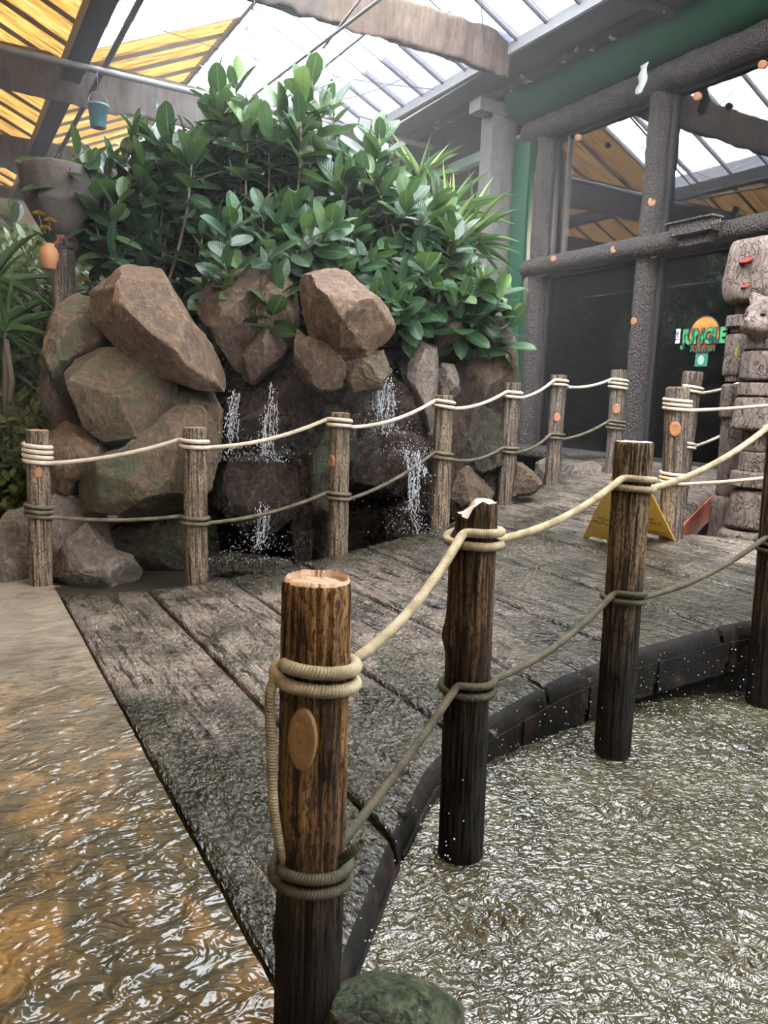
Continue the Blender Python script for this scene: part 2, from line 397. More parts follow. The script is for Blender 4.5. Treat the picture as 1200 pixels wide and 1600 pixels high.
M['white'] = simple('white_print', (.75, .75, .72), .6)
M['dirt'] = simple('dark_soil', (.03, .025, .02), .95, bump=.02, bscale=20)
M['paper'] = simple('torn_paper', (.4, .4, .38), .8)

# ------------------------------------------------------------------ the ground, the boardwalk, the pool
def deck_mat():
    m = Mat('wet_cast_boards', .3, .6); co = m.coord(src='World'); gr = m.coord((1, .13, 1), 'World')
    big = m.noise(co, .9, 5, .6, .8); g1 = m.noise(gr, 17, 7, .75, .5); g2 = m.noise(m.coord((1, .07, 1), 'World'), 26, 5, .8, .6); gran = m.noise(m.coord((1, .55, 1), 'World'), 55, 2, .5)
    sx = m.n('SeparateXYZ'); geo = m.n('NewGeometry'); m.l(geo.outputs['Position'], sx.inputs[0])
    def mr(o, a, b, c=0., d=1.):
        r = m.n('MapRange'); m.l(o, r.inputs[0]); r.inputs[1].default_value = a; r.inputs[2].default_value = b; r.inputs[3].default_value = c; r.inputs[4].default_value = d; return r.outputs[0]
    n3 = m.noise(co, 2.3, 6, .65, .6)
    dry = m.mth('MULTIPLY', mr(m.mth('ADD', sx.outputs[1], m.mth('MULTIPLY', m.mth('SUBTRACT', n3, .5), 2.4)), 2.7, 3.9), mr(m.mth('ADD', sx.outputs[1], m.mth('MULTIPLY', m.mth('SUBTRACT', big, .5), 2.2)), 5.5, 4.8)); dry = m.mth('MULTIPLY', dry, mr(m.mth('ADD', sx.outputs[0], m.mth('MULTIPLY', m.mth('SUBTRACT', n3, .5), 3)), 2.4, 3.4, 1., .35)); dry = m.mth('MAXIMUM', dry, m.mth('MULTIPLY', mr(m.mth('ADD', sx.outputs[0], m.mth('MULTIPLY', n3, 1.2)), 4.5, 5.3, 0., .8), mr(sx.outputs[1], 2.7, 3.1)))
    c = m.mix(m.g(big, .42, .58), (.026, .027, .013), (.070, .064, .038)); c = m.mix(m.mth('MULTIPLY', m.g(m.noise(m.coord((1, .10, 1), 'World'), 20, 5, .75, .4), .5, .66), .8), c, (.15, .135, .10)); c = m.mix(m.mth('MULTIPLY', m.g(m.noise(co, 5, 7, .7, 1), .54, .66), .6), c, (.022, .021, .013))
    pink = m.mix(m.noise(co, 6, 5), (.25, .195, .155), (.50, .41, .34))
    c = m.mix(m.mth('MULTIPLY', dry, m.g(n3, .34, .56)), c, pink)
    c = m.mix(m.g(g1, .47, .40), c, (.018, .015, .010))
    c = m.mix(m.mth('MULTIPLY', m.g(g2, .555, .60), .85), c, (.02, .018, .014))
    # soaked black rim by the pool comes with the wet film on the drop of the edge
    m.col(c)
    wetr = m.ramp(m.noise(co, 3.2, 5, .7), [(.40, (.2,)*3), (.62, (.4,)*3)])
    m.rgh(m.mix(m.mth('MULTIPLY', dry, .8), wetr, (.42, .42, .42)))
    b = m.bump(m.mth('ADD', g1, m.mth('MULTIPLY', g2, .9)), .045)
    bb = m.bump(m.mth('ADD', gran, m.mth('MULTIPLY', m.noise(m.coord((1, .3, 1), 'World'), 16, 2, .5), 1.6)), .07, 1, b); m.l(bb, m.b.inputs['Coat Normal'])
    m.b.inputs['Coat Weight'].default_value = .75; m.b.inputs['Coat Roughness'].default_value = .04
    return m.m
M['deck'] = deck_mat()
def ground_mat():
    m = Mat('wet_flagstone', .2, .4); co = m.coord(src='World'); big = m.noise(co, .9, 6, .65, 1); n2 = m.noise(co, 4, 7, .7, 1)
    sx = m.n('SeparateXYZ'); geo = m.n('NewGeometry'); m.l(geo.outputs['Position'], sx.inputs[0])
    r = m.n('MapRange'); m.l(m.mth('ADD', sx.outputs[1], m.mth('MULTIPLY', m.mth('SUBTRACT', big, .5), 2.5)), r.inputs[0]); r.inputs[1].default_value = 5.0; r.inputs[2].default_value = 2.4
    wet = r.outputs[0]
    c = m.mix(m.g(n2, .35, .65), (.15, .125, .092), (.31, .265, .21))
    w = m.mix(m.g(n2, .45, .62), (.075, .054, .03), (.20, .115, .042)); w = m.mix(m.g(m.noise(co, 2.2, 5, .6, 1), .55, .45), w, (.05, .045, .03))
    c = m.mix(wet, c, w); st = m.vor(co, 1.6, 'DISTANCE_TO_EDGE')
    c = m.mix(m.g(m.noise(m.coord((.4, 1, 1), 'World'), 3.2, 6, .7, 1.5), .58, .66), c, (.06, .052, .035))
    m.col(c)
    m.rgh(m.mix(wet, (.38, .38, .38), (.10, .10, .10)))
    rp = m.noise(m.coord((1, 1.6, 1), 'World', (0, 0, .5)), 8, 2, .5, 1.2); wv = m.noise(co, 24, 1, .4, .6)
    h = m.mth('MULTIPLY', m.mth('ADD', rp, m.mth('MULTIPLY', wv, .2)), m.mth('ADD', .25, wet))
    m.l(m.bump(h, .03), m.b.inputs['Coat Normal']); m.b.inputs['Coat Weight'].default_value = .3; m.b.inputs['Coat Roughness'].default_value = .05
    return m.m
M['ground'] = ground_mat()
def water_mat(name, c1, c2):
    m = Mat(name, .03, .7, 1.62); co = m.coord(src='World'); n = m.noise(co, 1.3, 5, .6, 1)
    m.col(m.mix(m.g(n, .35, .65), c1, c2))
    a = m.noise(m.coord((1, 1.5, 1), 'World', (0, 0, -.4)), 18, 2, .5, 1.4); b = m.noise(co, 50, 1, .4, .6)
    m.bump(m.mth('ADD', a, m.mth('MULTIPLY', b, .25)), .024); return m.m
M['water'] = water_mat('murky_pool_water', (.030, .028, .016), (.074, .067, .040))

def ramp_z(X):
    X = np.asarray(X, float); t = X-1.35
    a = .14*(np.sqrt(t*t+.12)+t)/2
    return .76-np.log1p(np.exp((.76-a)*14))/14
def near_Y(X):
    return float(np.interp(X, [.6, .86, 1.22, 1.57, 1.95, 2.48, 3.0, 3.56, 4.2, 5, 6.5, 9], [1.15, 1.57, 1.95, 2.27, 2.44, 2.55, 2.56, 2.48, 2.3, 1.95, 1.1, -.8]))
def far_Y(X):
    return float(np.interp(X, [.6, 1.6, 2.6, 3.7, 4.7, 5.7, 6.6, 9.5], [5.62, 5.42, 5.40, 5.52, 5.85, 6.3, 7.6, 9.6]))
def hole_near(X):
    return float(np.interp(X, [4.9, 5.05, 5.4, 6.2, 9], [3.9, 3.42, 3.1, 2.6, 1.0]))
def hole_far(X):
    return float(np.interp(X, [4.9, 5.3, 6.65, 9], [3.95, 4.2, 4.9, 5.6]))
XL = .65
PW = .575
deck = MB()
def plank(x0, x1, fn, ff):
    g = .010; nx = 8; ny = 40
    xs = [x0+g, x0+g+.004, x0+g+.012]+list(np.linspace(x0+.05, x1-.05, nx-1))+[x1-g-.012, x1-g-.004, x1-g]
    dz = [-.05, -.012, -.002]+[0]*(nx-1)+[-.002, -.012, -.05]
    V = []; m = 0
    for x, d in zip(xs, dz):
        ya, yb = fn(x), ff(x); z = float(ramp_z(x))
        pr = [(0, -.20), (0, -.075), (.012, -.03), (.045, -.006), (.10, 0)]
        col = [(x, ya+a, z+min(b, d)) for a, b in pr]
        for j in range(1, ny):
            y = ya+.10+(yb-.06-ya-.10)*j/ny
            w = .004*math.sin(x*9+y*7)*math.sin(y*3.1+x)
            col.append((x, y, z+d+w))
        col += [(x, yb-.06, z+d), (x, yb-.01, z+min(d, -.02)), (x, yb, z-.20)]
        m = len(col); V += col
    n = len(xs)
    Fc = [(i*m+j, (i+1)*m+j, (i+1)*m+j+1, i*m+j+1) for i in range(n-1) for j in range(m-1)]
    deck.add(V, Fc)
def lerpf(f, x): return f(x)
x = XL
while x < 8.2:
    x1 = x+PW
    if x1 < 4.95: plank(x, x1, near_Y, far_Y)
    elif x < 4.95:
        plank(x, 4.9, near_Y, far_Y); plank(4.886, x1, hole_far, far_Y); plank(4.886, x1, near_Y, hole_near)
    else:
        plank(x, x1, hole_far, far_Y); plank(x, x1, near_Y, hole_near)
    x = x1
deck_o = None
deck_o = tag(deck.build('boardwalk', M['deck'], smooth=True), 'sloping wet boardwalk of wide cast wood-look planks', None, kind='structure')
deck_o.data.materials.append(None)
for p in deck_o.data.polygons:
    c_ = p.center
    if abs(c_.y-near_Y(c_.x)) < .05: p.material_index = 1
# dark substructure under the boards so the grooves read black
sub = MB()
def skirt(pts, zt, zb, th, nrm=1):
    for (xa, ya), (xb, yb) in zip(pts[:-1], pts[1:]):
        za, zc = float(ramp_z(xa)), float(ramp_z(xb)); d = Vector((yb-ya, xa-xb, 0)).normalized()*th*nrm
        V = [(xa, ya, za+zt), (xb, yb, zc+zt), (xb, yb, zb if zb < -1 else zb), (xa, ya, zb)]
        V += [(v[0]-d.x, v[1]-d.y, v[2]) for v in V]
        sub.add(V, [(0, 1, 2, 3), (7, 6, 5, 4), (0, 4, 5, 1), (3, 2, 6, 7)])
xsn = np.linspace(.66, 4.0, 26)
def fascia_mat():
    m = Mat('wet_brown_fascia', .55, .2); co = m.coord(src='World'); n = m.noise(co, 9, 7, .75, .5); n2 = m.noise(m.coord((1, 1, .3), 'World'), 16, 5)
    c = m.mix(m.g(n, .54, .70), (.008, .007, .006), (.07, .032, .018)); c = m.mix(m.g(n2, .55, .6), c, (.012, .011, .008)); m.col(c); m.bump(n, .02); return m.m
M['fascia'] = fascia_mat()
M['fasciaorange'] = simple('rusty_orange_fascia', (.2, .055, .028), .6, bump=.006)
deck_o.data.materials[1] = M['fascia']
skirt([(x, near_Y(x)+.06) for x in xsn], -.10, -.30, .05)
fb = sub.build('trim_1', M['fascia']); tag(fb, 'dark wet fascia under the curved pool edge of the boardwalk', None, kind='structure')
# thin fascia boards panel by panel
fp = MB()
for i, x in enumerate(np.arange(.8, 4.9, .46)):
    xs = np.linspace(x+.015, x+.445, 5); V = []
    for xx in xs:
        y = near_Y(xx); z = float(ramp_z(xx)); V += [(xx, y-.012, z-.085), (xx, y-.012, z-.25), (xx, y+.04, z-.25), (xx, y+.04, z-.085)]
    Fc = []
    for k in range(4):
        for j in range(4): Fc.append((k*4+j, k*4+(j+1) % 4, (k+1)*4+(j+1) % 4, (k+1)*4+j))
    fp.add(V, Fc+[(0, 1, 2, 3), (16, 19, 18, 17)])
for x in np.arange(4.95, 8, .5):
    xs = np.linspace(x+.01, x+.49, 5); V = []
    for xx in xs:
        y = hole_far(xx); z = float(ramp_z(xx)); V += [(xx, y-.012, z-.05), (xx, y-.012, z-.27), (xx, y+.03, z-.27), (xx, y+.03, z-.05)]
    Fc = []
    for k in range(4):
        for j in range(4): Fc.append((k*4+j, k*4+(j+1) % 4, (k+1)*4+(j+1) % 4, (k+1)*4+j))
    fp.add(V, Fc+[(0, 1, 2, 3), (16, 19, 18, 17)])
fpo = fp.build('trim_2', M['fascia']); fpo.data.materials.append(M['fasciaorange'])
for p in fpo.data.polygons:
    if p.center.x > 4.94 and p.center.y > 3.4: p.material_index = 1
tag(fpo, 'fascia panels along the boardwalk edges', None, kind='structure')
und = MB()
und.box((XL+.02, 2.9, -.3), (4.86, 5.35, -.02)); 
uo = und.build('trim_3', M['dirt']); tag(uo, None, None, kind='structure')
# concrete footing seen under the boards at the right
cb = MB(); c0 = onZ(955, 1160, -.07); c1 = onZ(1050, 1135, -.07)
cb.box((3.35-.55, 2.62, -.5), (3.35+.15, 2.95, .12)); cbo = cb.build('concrete_footing', simple('wet_concrete', (.12, .11, .085), .5, bump=.01), bevel=.01)
tag(cbo, 'short grey concrete footing under the boardwalk at the pool', 'footing')

def grid(name, x0, x1, nx, y0, y1, ny, zf, mat, smooth=True):
    X, Y = np.meshgrid(np.linspace(x0, x1, nx), np.linspace(y0, y1, ny), indexing='ij')
    Z = zf(X, Y); V = np.stack([X, Y, Z], -1).reshape(-1, 3)
    I = np.arange((nx-1)*(ny-1)); i = I//(ny-1); j = I % (ny-1); a = i*ny+j
    Fc = np.stack([a, a+ny, a+ny+1, a+1], 1)
    return mesh_obj(name, V, Fc, mat, None, smooth)
def gz(X, Y):
    p = np.stack([X, Y, X*0], -1)
    wet = np.clip((5.2-Y)/3.2, 0, 1)
    q = np.stack([X*3+Y*1.2, Y*7-X*2, X*0], -1)
    rip = (1-np.abs(vnoise(q*1.1+vnoise(p*3)[..., None]*.8)))**2*.5+(1-np.abs(vnoise(q*2.6+5)))**2*.3
    return .006*fbm(p*1.7, 3)-.004+wet*(.012*rip-.008)+.003*fbm(p*14, 2)
fl = grid('floor', -3.5, XL, 240, -.6, 7.2, 420, gz, M['ground']); tag(fl, None, None, kind='structure')
fo = MB(); fo.box((-14, -6, -.7), (XL, 26, -.06)); fo.box((XL, 5.0, -.7), (16, 26, -.06)); fo.box((XL, -6, -.9), (16, 5.0, -.6))
tag(fo.build('floor_outer', simple('dark_path', (.028, .023, .018), .6, bump=.01), None), None, None, kind='structure')
tag(grid('floor_path', -9, -3.4, 60, -.6, 12, 80, lambda X, Y: gz(X, Y), M['ground']), None, None, kind='structure')
def wz(X, Y):
    p = np.stack([X, Y, X*0], -1)
    q = np.stack([X*8+Y*1.4, Y*13-X*1.8, X*0], -1)
    w1 = (1-np.abs(vnoise(q+vnoise(p*4)[..., None]*.7)))**2; w2 = (1-np.abs(vnoise(q*2.3+9)))**2; w3 = vnoise(q*4.7+3)
    am = .35+.75*np.clip(vnoise(p*1.6+2)+.45, 0, 1)
    z = -.085+am*(.012*w1+.0055*w2+.001*w3)
    for rx, ry, rr in ((1.35, 1.62, .16), (1.62, 1.5, .10), (2.2, 1.9, .12), (2.7, 1.5, .14), (1.9, 1.15, .12)):
        d = np.hypot(X-rx, Y-ry); z += .008*np.cos(d*110)*np.exp(-(d/rr)**2)
    return z
pool = grid('pool_water', .66, 5.2, 820, .2, 3.6, 640, wz, M['water']); tag(pool, 'choppy murky olive pool water', None, kind='structure')
tag(grid('pool_water_far', 5.15, 12, 60, -1, 5.0, 60, lambda X, Y: wz(X, Y)-.01, M['water']), 'dark water under the far footbridge', None, kind='structure')

# ------------------------------------------------------------------ the glasshouse roof
ZG, ZR = 6.0, 7.07
XE, XR, XW = 6.57, 4.19, 1.82          # eaves above the building, ridge, west gutter
BW = XE-XW
roof = empty('ceiling', (XW, 0, ZG)); tag(roof, 'glasshouse roof of glazing bars, clear glass and yellow sheets', None, kind='structure')
Y0, Y1, DY = -5.0, 26.0, .78
def slope_M(xa, za, xb, zb):
    d = Vector((xb-xa, 0, zb-za)); L = d.length; d.normalize(); n = Vector((0, 1, 0)).cross(d) ; n = -n if n.z < 0 else n
    return d, n, L
slopes = [(XE, ZG, XR, ZR, 'east'), (XR, ZR, XW, ZG, 'west'), (XW, ZG, XW-BW/2, ZR, 'left'), (XW-BW/2, ZR, XW-BW, ZG, 'leftfar')]
me_cache = {}
for xa, za, xb, zb, tg in slopes:
    d, n, L = slope_M(xa, za, xb, zb)
    DY = .56 if tg == 'east' else .78; NB = int((Y1-Y0)/DY)
    Mx = Matrix(((d.x, 0, n.x, xa), (0, 1, 0, 0), (d.z, 0, n.z, za), (0, 0, 0, 1)))
    barm = MB().box((0, -.013, -.03), (L, .013, .055), Mx).build('glazing_bar', M['metal'] if 'left' not in tg else M['rafter'])
    segs = [(0, .31), (.31, 1)] if tg == 'east' else [(0, 1)]
    panes = []
    for s0, s1 in segs:
        if True:
            nn = 26; V = []
            for j in range(nn+1):
                yy = DY*j/nn; zz = .035+.016*math.sin(j*math.pi*2/4.3)
                V += [Mx @ Vector((0, yy, zz)), Mx @ Vector((L, yy, zz))]
            pm = mesh_obj('roof_sheet', V, [(2*j, 2*j+1, 2*j+3, 2*j+2) for j in range(nn)], M['yellow'])
            sheet = pm
        if tg not in ('left', 'leftfar'):
            sheet = pm; pm = MB().box((L*s0, .02, .012), (L*s1, DY-.02, .018), Mx).build('roof_pane', M['clear'])
        panes.append((pm, sheet))
    def yel():
        pass
    for k in range(NB+1):
        y = Y0+k*DY
        b = barm if k == 0 else barm.copy()
        if k: S.collection.objects.link(b)
        b.location = (0, y, 0); b.parent = roof; b.matrix_parent_inverse = Matrix.Translation(-Vector(roof.location))
        if k < NB:
            for si, (pa, sh) in enumerate(panes):
                pm = sh if ('left' in tg or (tg == 'west' and y > 11.5)) else pa
                p = pm.copy(); S.collection.objects.link(p)
                p.location = (0, y, 0); p.parent = roof; p.matrix_parent_inverse = Matrix.Translation(-Vector(roof.location))
                kind = 'yellow' if 'left' in tg else 'clear'
                if tg == 'east' and si == 0: kind = 'shade'
                if tg == 'west' and y > 11.5: kind = 'yellow'
                p.material_slots[0].link = 'OBJECT'; p.material_slots[0].material = M[kind]
    for pa, sh in panes:
        for q_ in {pa, sh}: bpy.data.objects.remove(q_)
def ybeam(name, x0, x1, z0, z1, mat, parent=roof, ya=Y0, yb=Y1):
    o = MB().box((x0, ya, z0), (x1, yb, z1)).build(name, mat, parent); o.matrix_parent_inverse = Matrix.Translation(-Vector(parent.location)) if parent else Matrix(); return o
ybeam('roof_gutter', XW-.14, XW+.14, ZG-.20, ZG+.02, M['rafter'])
ybeam('roof_gutter', XW-BW-.14, XW-BW+.14, ZG-.2, ZG+.02, M['rafter'])
ybeam('ridge_bar', XR-.03, XR+.03, ZR-.06, ZR+.05, M['metal'])
ybeam('ridge_bar', XW-BW/2-.03, XW-BW/2+.03, ZR-.08, ZR+.05, M['rafter'])
for fx in (.5,):
    ybeam('purlin', XE-(XE-XR)*fx-.02, XE-(XE-XR)*fx+.02, ZG+(ZR-ZG)*fx-.09, ZG+(ZR-ZG)*fx-.05, M['metal'])
# soffit boards between the roof and the building
ybeam('trim_4', XE, XE+.05, ZG-.12, ZG+.02, M['whitemetal'], None)['kind'] = 'structure'
so_ = MB(); V = [(XE+.02, Y0, ZG-.07), (XE+.02, Y1, ZG-.07), (7.36, Y1, 5.98), (7.36, Y0, 5.98)]
V += [(a, b, c+.05) for a, b, c in V]
so_.add(V, [(0, 3, 2, 1), (4, 5, 6, 7), (0, 1, 5, 4), (2, 3, 7, 6), (1, 2, 6, 5), (3, 0, 4, 7)])
tag(so_.build('trim_5', M['greyboard']), None, None, kind='structure')
gut = tube('rain_gutter', [(7.29, y, 5.91+.01*math.sin(y*2)) for y in np.linspace(Y0, 25.9, 60)], .08, M['peel'], None, 14)
tag(gut, 'dark rain pipe with peeling paint running along the soffit', 'gutter')
# trusses draped with burlap, all along X
def truss(Y, z0, z1, mat, label, xa, xb, ragged=.12, sag=.0, wrap=.16, seed=0, name='burlap_drape'):
    t = empty('roof_truss', (xa, Y, z1)); 
    tag(t, label, 'truss')
    pi = Matrix.Translation(-Vector(t.location))
    for zz in (z1-.04, z0+.20):
        o = tube('truss_chord', [(xa, Y, zz), (xb, Y, zz)], .035, M['darkmetal'], t); o.matrix_parent_inverse = pi
    w = MB(); n = int((xb-xa)/.6)
    for i in range(n):
        x0 = xa+i*(xb-xa)/n; x1 = xa+(i+1)*(xb-xa)/n
        w.tube([(x0, Y, z0+.2 if i % 2 else z1-.04), (x1, Y, z1-.04 if i % 2 else z0+.2)], .014, 6)
    o = w.build('truss_lattice', M['darkmetal'], t); o.matrix_parent_inverse = pi
    nx = int((xb-xa)*45); nt_ = 26; V = []
    xs = np.linspace(xa, xb, nx)
    th = np.linspace(0, 1, nt_)
    for x in xs:
        zb_f = z0+ragged*(fbm([x*1.7+seed, 1, 2], 4)+.3*vnoise([x*9+seed, 3, 1])); zb_b = z0+ragged*.8*fbm([x*2+seed, 7, 2], 4)+.05
        for s in th:
            if s < .45: u = s/.45; y = Y-wrap*(.55+.2*u)+0; z = zb_f+(z1-zb_f)*u; u2 = u
            elif s < .55: u = (s-.45)/.1; y = Y-wrap*.5*math.cos(u*math.pi); z = z1+.05*math.sin(u*math.pi)
            else: u = (s-.55)/.45; y = Y+wrap*.6; z = z1+(zb_b-z1)*u
            f = .035*float(vnoise([x*6+seed, z*.9, 4]))+.015*float(vnoise([x*22, z*2, seed]))
            y += f*(1 if y > Y else -1); V.append((x, y, z))
    Fc = [(i*nt_+j, (i+1)*nt_+j, (i+1)*nt_+j+1, i*nt_+j+1) for i in range(nx-1) for j in range(nt_-1)]
    o = mesh_obj(name, V, Fc, mat, t); o.matrix_parent_inverse = pi
    s = o.modifiers.new('thick', 'SOLIDIFY'); s.thickness = .008
    return t
truss(8.72, 5.62, 6.12, M['burlap'], 'roof truss across the white glass, draped with ragged brown burlap', 1.2, 6.62, .10, seed=3)
truss(12.9, 5.50, 6.12, M['burlapdark'], 'grey burlap covered roof truss behind the hanging teal bucket', -3.1, 6.6, .05, seed=11)
truss(17.2, 5.45, 6.05, M['burlapdark'], 'grey burlap covered roof truss just above the stone bowl', -3.1, 6.6, .06, seed=23)
truss(21.5, 5.3, 6.05, M['burlapdark'], 'furthest burlap covered roof truss, behind the stone bowl', -3.1, 6.6, .06, seed=31)
truss(3.4, 5.6, 6.1, M['burlapdark'], 'burlap covered roof truss mirrored in the shop window', -3.1, 6.6, .1, seed=37)
# tie pipes and stays
p = tube('tie_pipe', [(x, 11.5, 5.58) for x in (-3.1, 0, 3, 7.3)], .045, M['metal']); tag(p, 'grey tie pipe crossing the roof behind the rubber plants, carrying the teal bucket', 'pipe')
p = tube('tie_pipe', [(x, 6.62, 5.80) for x in (-3.1, 0, 3, 7.32)], .05, M['peel']); tag(p, 'peeling green-grey tie pipe ending at the soffit above the green beam', 'pipe')
p = tube('stay_pipe', [(2.12, y, 5.72) for y in (-4, 4, 12, 25)], .04, M['darkmetal']); tag(p, 'dark pipe running lengthwise just below the left gutter', 'pipe')
a = P(395, 150, 10.5); b = P(600, -6, 7.6)
p = tube('stay_rod', [a, b], .017, M['metal']); tag(p, 'thin steel rod slanting up in front of the burlap truss', 'rod')
a = P(505, 75, 9.2); b = P(570, -10, 8.2)
p = tube('stay_rod', [a, b], .013, M['metal']); tag(p, 'shorter thin steel rod beside the slanting rod at the burlap', 'rod')
wl = [('sagging wire from the gutter to the ridge over the plants', (215, 35), (680, 140), 9.4, 11.0), ('wire running to the soffit above the flood lamp', (440, 160), (640, 118), 10.5, 10.8),
      ('wire hanging in front of the left end of the burlap', (398, 0), (375, 45), 8.2, 8.3), ('thin wire dropping from roof glass to the soffit edge', (752, 0), (760, 82), 9.6, 10.2)]
for lb, a, b, da, db in wl:
    A, B = P(*a, da), P(*b, db); pts = [A.lerp(B, t)+Vector((0, 0, -.12*math.sin(t*math.pi))) for t in np.linspace(0, 1, 14)]
    tag(tube('wire', pts, .0045, M['darkmetal']), lb, 'wire')
# bucket on its hook
bq = onY(153, 160, 11.4); d_ = (bq-CAM).dot(fh)
bk = empty('hanging_bucket', (bq.x, bq.y, bq.z-.32)); tag(bk, 'teal plastic bucket hanging from the roof pipe by a wire', 'bucket')
lathe('bucket', [(.0, 0), (.095, 0), (.10, .01), (.125, .26), (.138, .26), (.138, .29), (.128, .29), (.12, .26), (.09, .03), (0, .03)], Matrix(), M['teal'], bk)
tube('bail', [(.13*math.cos(t), 0, .28+.17*math.sin(t)) for t in np.linspace(0, math.pi, 14)], .006, M['metal'], bk)
tube('hook_wire', [(0, 0, .45), (0, .02, .62), (0.01, .06, 5.58-bq.z+.32)], .006, M['darkmetal'], bk)
# flood lamp
fl_ = P(568, 205, 9.6); fe = empty('flood_lamp', fl_); tag(fe, 'small black flood lamp on the soffit above the plants', 'lamp')
Rm = Matrix.Rotation(math.radians(25), 4, 'X') @ Matrix.Rotation(math.radians(-30), 4, 'Z')
MB().box((-.085, -.03, 0), (.085, .05, .15), Rm).build('housing', M['darkmetal'], fe, bevel=.008)
MB().box((-.07, -.036, .015), (.07, -.031, .135), Rm).build('lamp_glass', M['whitemetal'], fe)
tube('bracket', [(-.1, 0, .05), (-.1, 0, -.05), (.1, 0, -.05), (.1, 0, .05)], .008, M['darkmetal'], fe)
tube('bracket_arm', [(0, 0, -.05), (.1, .1, -.09), (XE+.1-fl_.x, .5, 5.9-fl_.z)], .012, M['metal'], fe)

# ------------------------------------------------------------------ the building front
XF = 7.8
ZD = .75
def logcyl(name, A, B, r, seed, parent=None, n=36):
    A, B = Vector(A), Vector(B); L = (B-A).length; m = max(8, int(L*14)); pts = [A.lerp(B, t) for t in np.linspace(0, 1, m)]
    V, Fc, uv = tube_geo(pts, r, n); C_ = np.repeat(np.array([tuple(p) for p in pts]), n, axis=0)
    N = V-C_; V = V+N/r*(.022*fbm(V*3.2+seed, 3)+.010*vnoise(V*17+seed))[:, None]
    return mesh_obj(name, V, Fc, M['log'], parent, True, uv)
def knot(parent, pos, nrm, r=.05, mat=None, name='sawn_knot', th=.007):
    R = rot_to(nrm); V = []; n = 18
    for k, (rr, z) in enumerate([(1, -.03), (1.02, th*.6), (.9, th), (0.01, th)]):
        for j in range(n):
            a = j*2*math.pi/n; w = 1+.08*math.sin(2*a+pos[0]*5)
            V.append(R @ Vector((r*rr*w*math.cos(a), r*rr*w*1.15*math.sin(a), z)))
    Fc = [(i*n+j, i*n+(j+1) % n, (i+1)*n+(j+1) % n, (i+1)*n+j) for i in range(3) for j in range(n)]
    o = mesh_obj(name, V, Fc, mat or M['knot'], None); o.location = pos
    if parent is not None:
        o.parent = parent; o.matrix_parent_inverse = Matrix.Translation(-Vector(parent.location))
    return o
cols = [(9.12, .145, 'bark-textured log column at the left end of the shop window'), (7.06, .14, 'middle bark-textured log column behind the broken-topped posts, with the window logs meeting it'),
        (5.18, .14, 'bark-textured log column at the right picture edge above the carved heads')]
tocam = Vector((-1, -.12, 0)).normalized()
for i, (y, r, lb) in enumerate(cols):
    e = empty('log_column', (XF-.05, y, ZD)); tag(e, lb, 'column')
    o = logcyl('trunk', (XF-.05, y, ZD-.1), (XF-.05, y, 5.25), r, i*7.1); o.parent = e; o.matrix_parent_inverse = Matrix.Translation(-e.location)
    for (px, py) in [[(830, 276), (822, 455)], [(1016, 315), (990, 502)], []][i]:
        q = onX(px, py, XF-.05-r); q = Vector((XF-.05, y, q.z)); yy = onX(px, py, XF-.05-r).y-y
        yy = max(-r*.8, min(r*.8, yy)); nn = Vector((-math.sqrt(r*r-yy*yy), yy, 0)).normalized()
        knot(e, q+nn*(r+.002), nn, .045)
ml = empty('log_beam', (XF-.12, 3, 3.5)); tag(ml, 'horizontal bark-textured log crossing the window at mid height', 'log beam')
o = logcyl('trunk', (XF-.20, 9.25, 3.38), (XF-.20, 1.5, 3.38), .125, 40); o.parent = ml; o.matrix_parent_inverse = Matrix.Translation(-ml.location)
for px, py in ((863, 404), (957, 390)):
    q = onX(px, py, XF-.345); nn = Vector((-.98, -.1, .1)); knot(ml, Vector((XF-.20-.125, q.y, q.z)), nn, .042)
q = onX(1090, 352, XF-.345)
brk = MB().box((-.12, -.28, -.13), (.04, .28, .0)).box((-.16, -.32, .0), (.04, .32, .02)).box((-.02, -.20, -.24), (.06, .2, -.1)); bo = brk.build('lamp_bracket', M['log']); bo.location = (XF-.36, q.y, 3.50)
tag(bo, 'dark broken bracket box fixed on the window log', 'bracket')
ll = empty('log_lintel', (XF-.1, 3, 5.25)); tag(ll, 'thick bark-textured log lintel under the green beam', 'log beam')
o = logcyl('trunk', (XF-.10, 9.5, 5.33), (XF-.10, .5, 5.33), .16, 50); o.parent = ll; o.matrix_parent_inverse = Matrix.Translation(-ll.location)
for px, py in ((896, 213), (1082, 148), (1184, 98)):
    q = onX(px, py, XF-.33); knot(ll, Vector((XF-.10-.155, q.y, q.z)), Vector((-.98, -.05, -.15)), .042)
# green half-round beam
prof = [(7.95, 5.42)]+[(7.82-.50*math.sin(t)*1.0, 5.80-.33*math.cos(t)) for t in np.linspace(.25, math.pi*.62, 12)]+[(7.5, 6.06), (7.95, 6.06)]
def extr(name, prof, ya, yb, mat, ny=20):
    V = []; m = len(prof)
    for y in np.linspace(ya, yb, ny):
        V += [(a, y, b) for a, b in prof]
    Fc = [(i*m+j, i*m+(j+1) % m, (i+1)*m+(j+1) % m, (i+1)*m+j) for i in range(ny-1) for j in range(m)]
    Fc += [tuple(range(m))[::-1], tuple((ny-1)*m+j for j in range(m))]
    return mesh_obj(name, V, Fc, mat, None, True)
gb = extr('green_beam', prof, -2, 9.62, M['green']); gb.modifiers.new('es', 'EDGE_SPLIT').split_angle = math.radians(50)
tag(gb, 'round-edged dark green painted beam above the log lintel', 'beam')
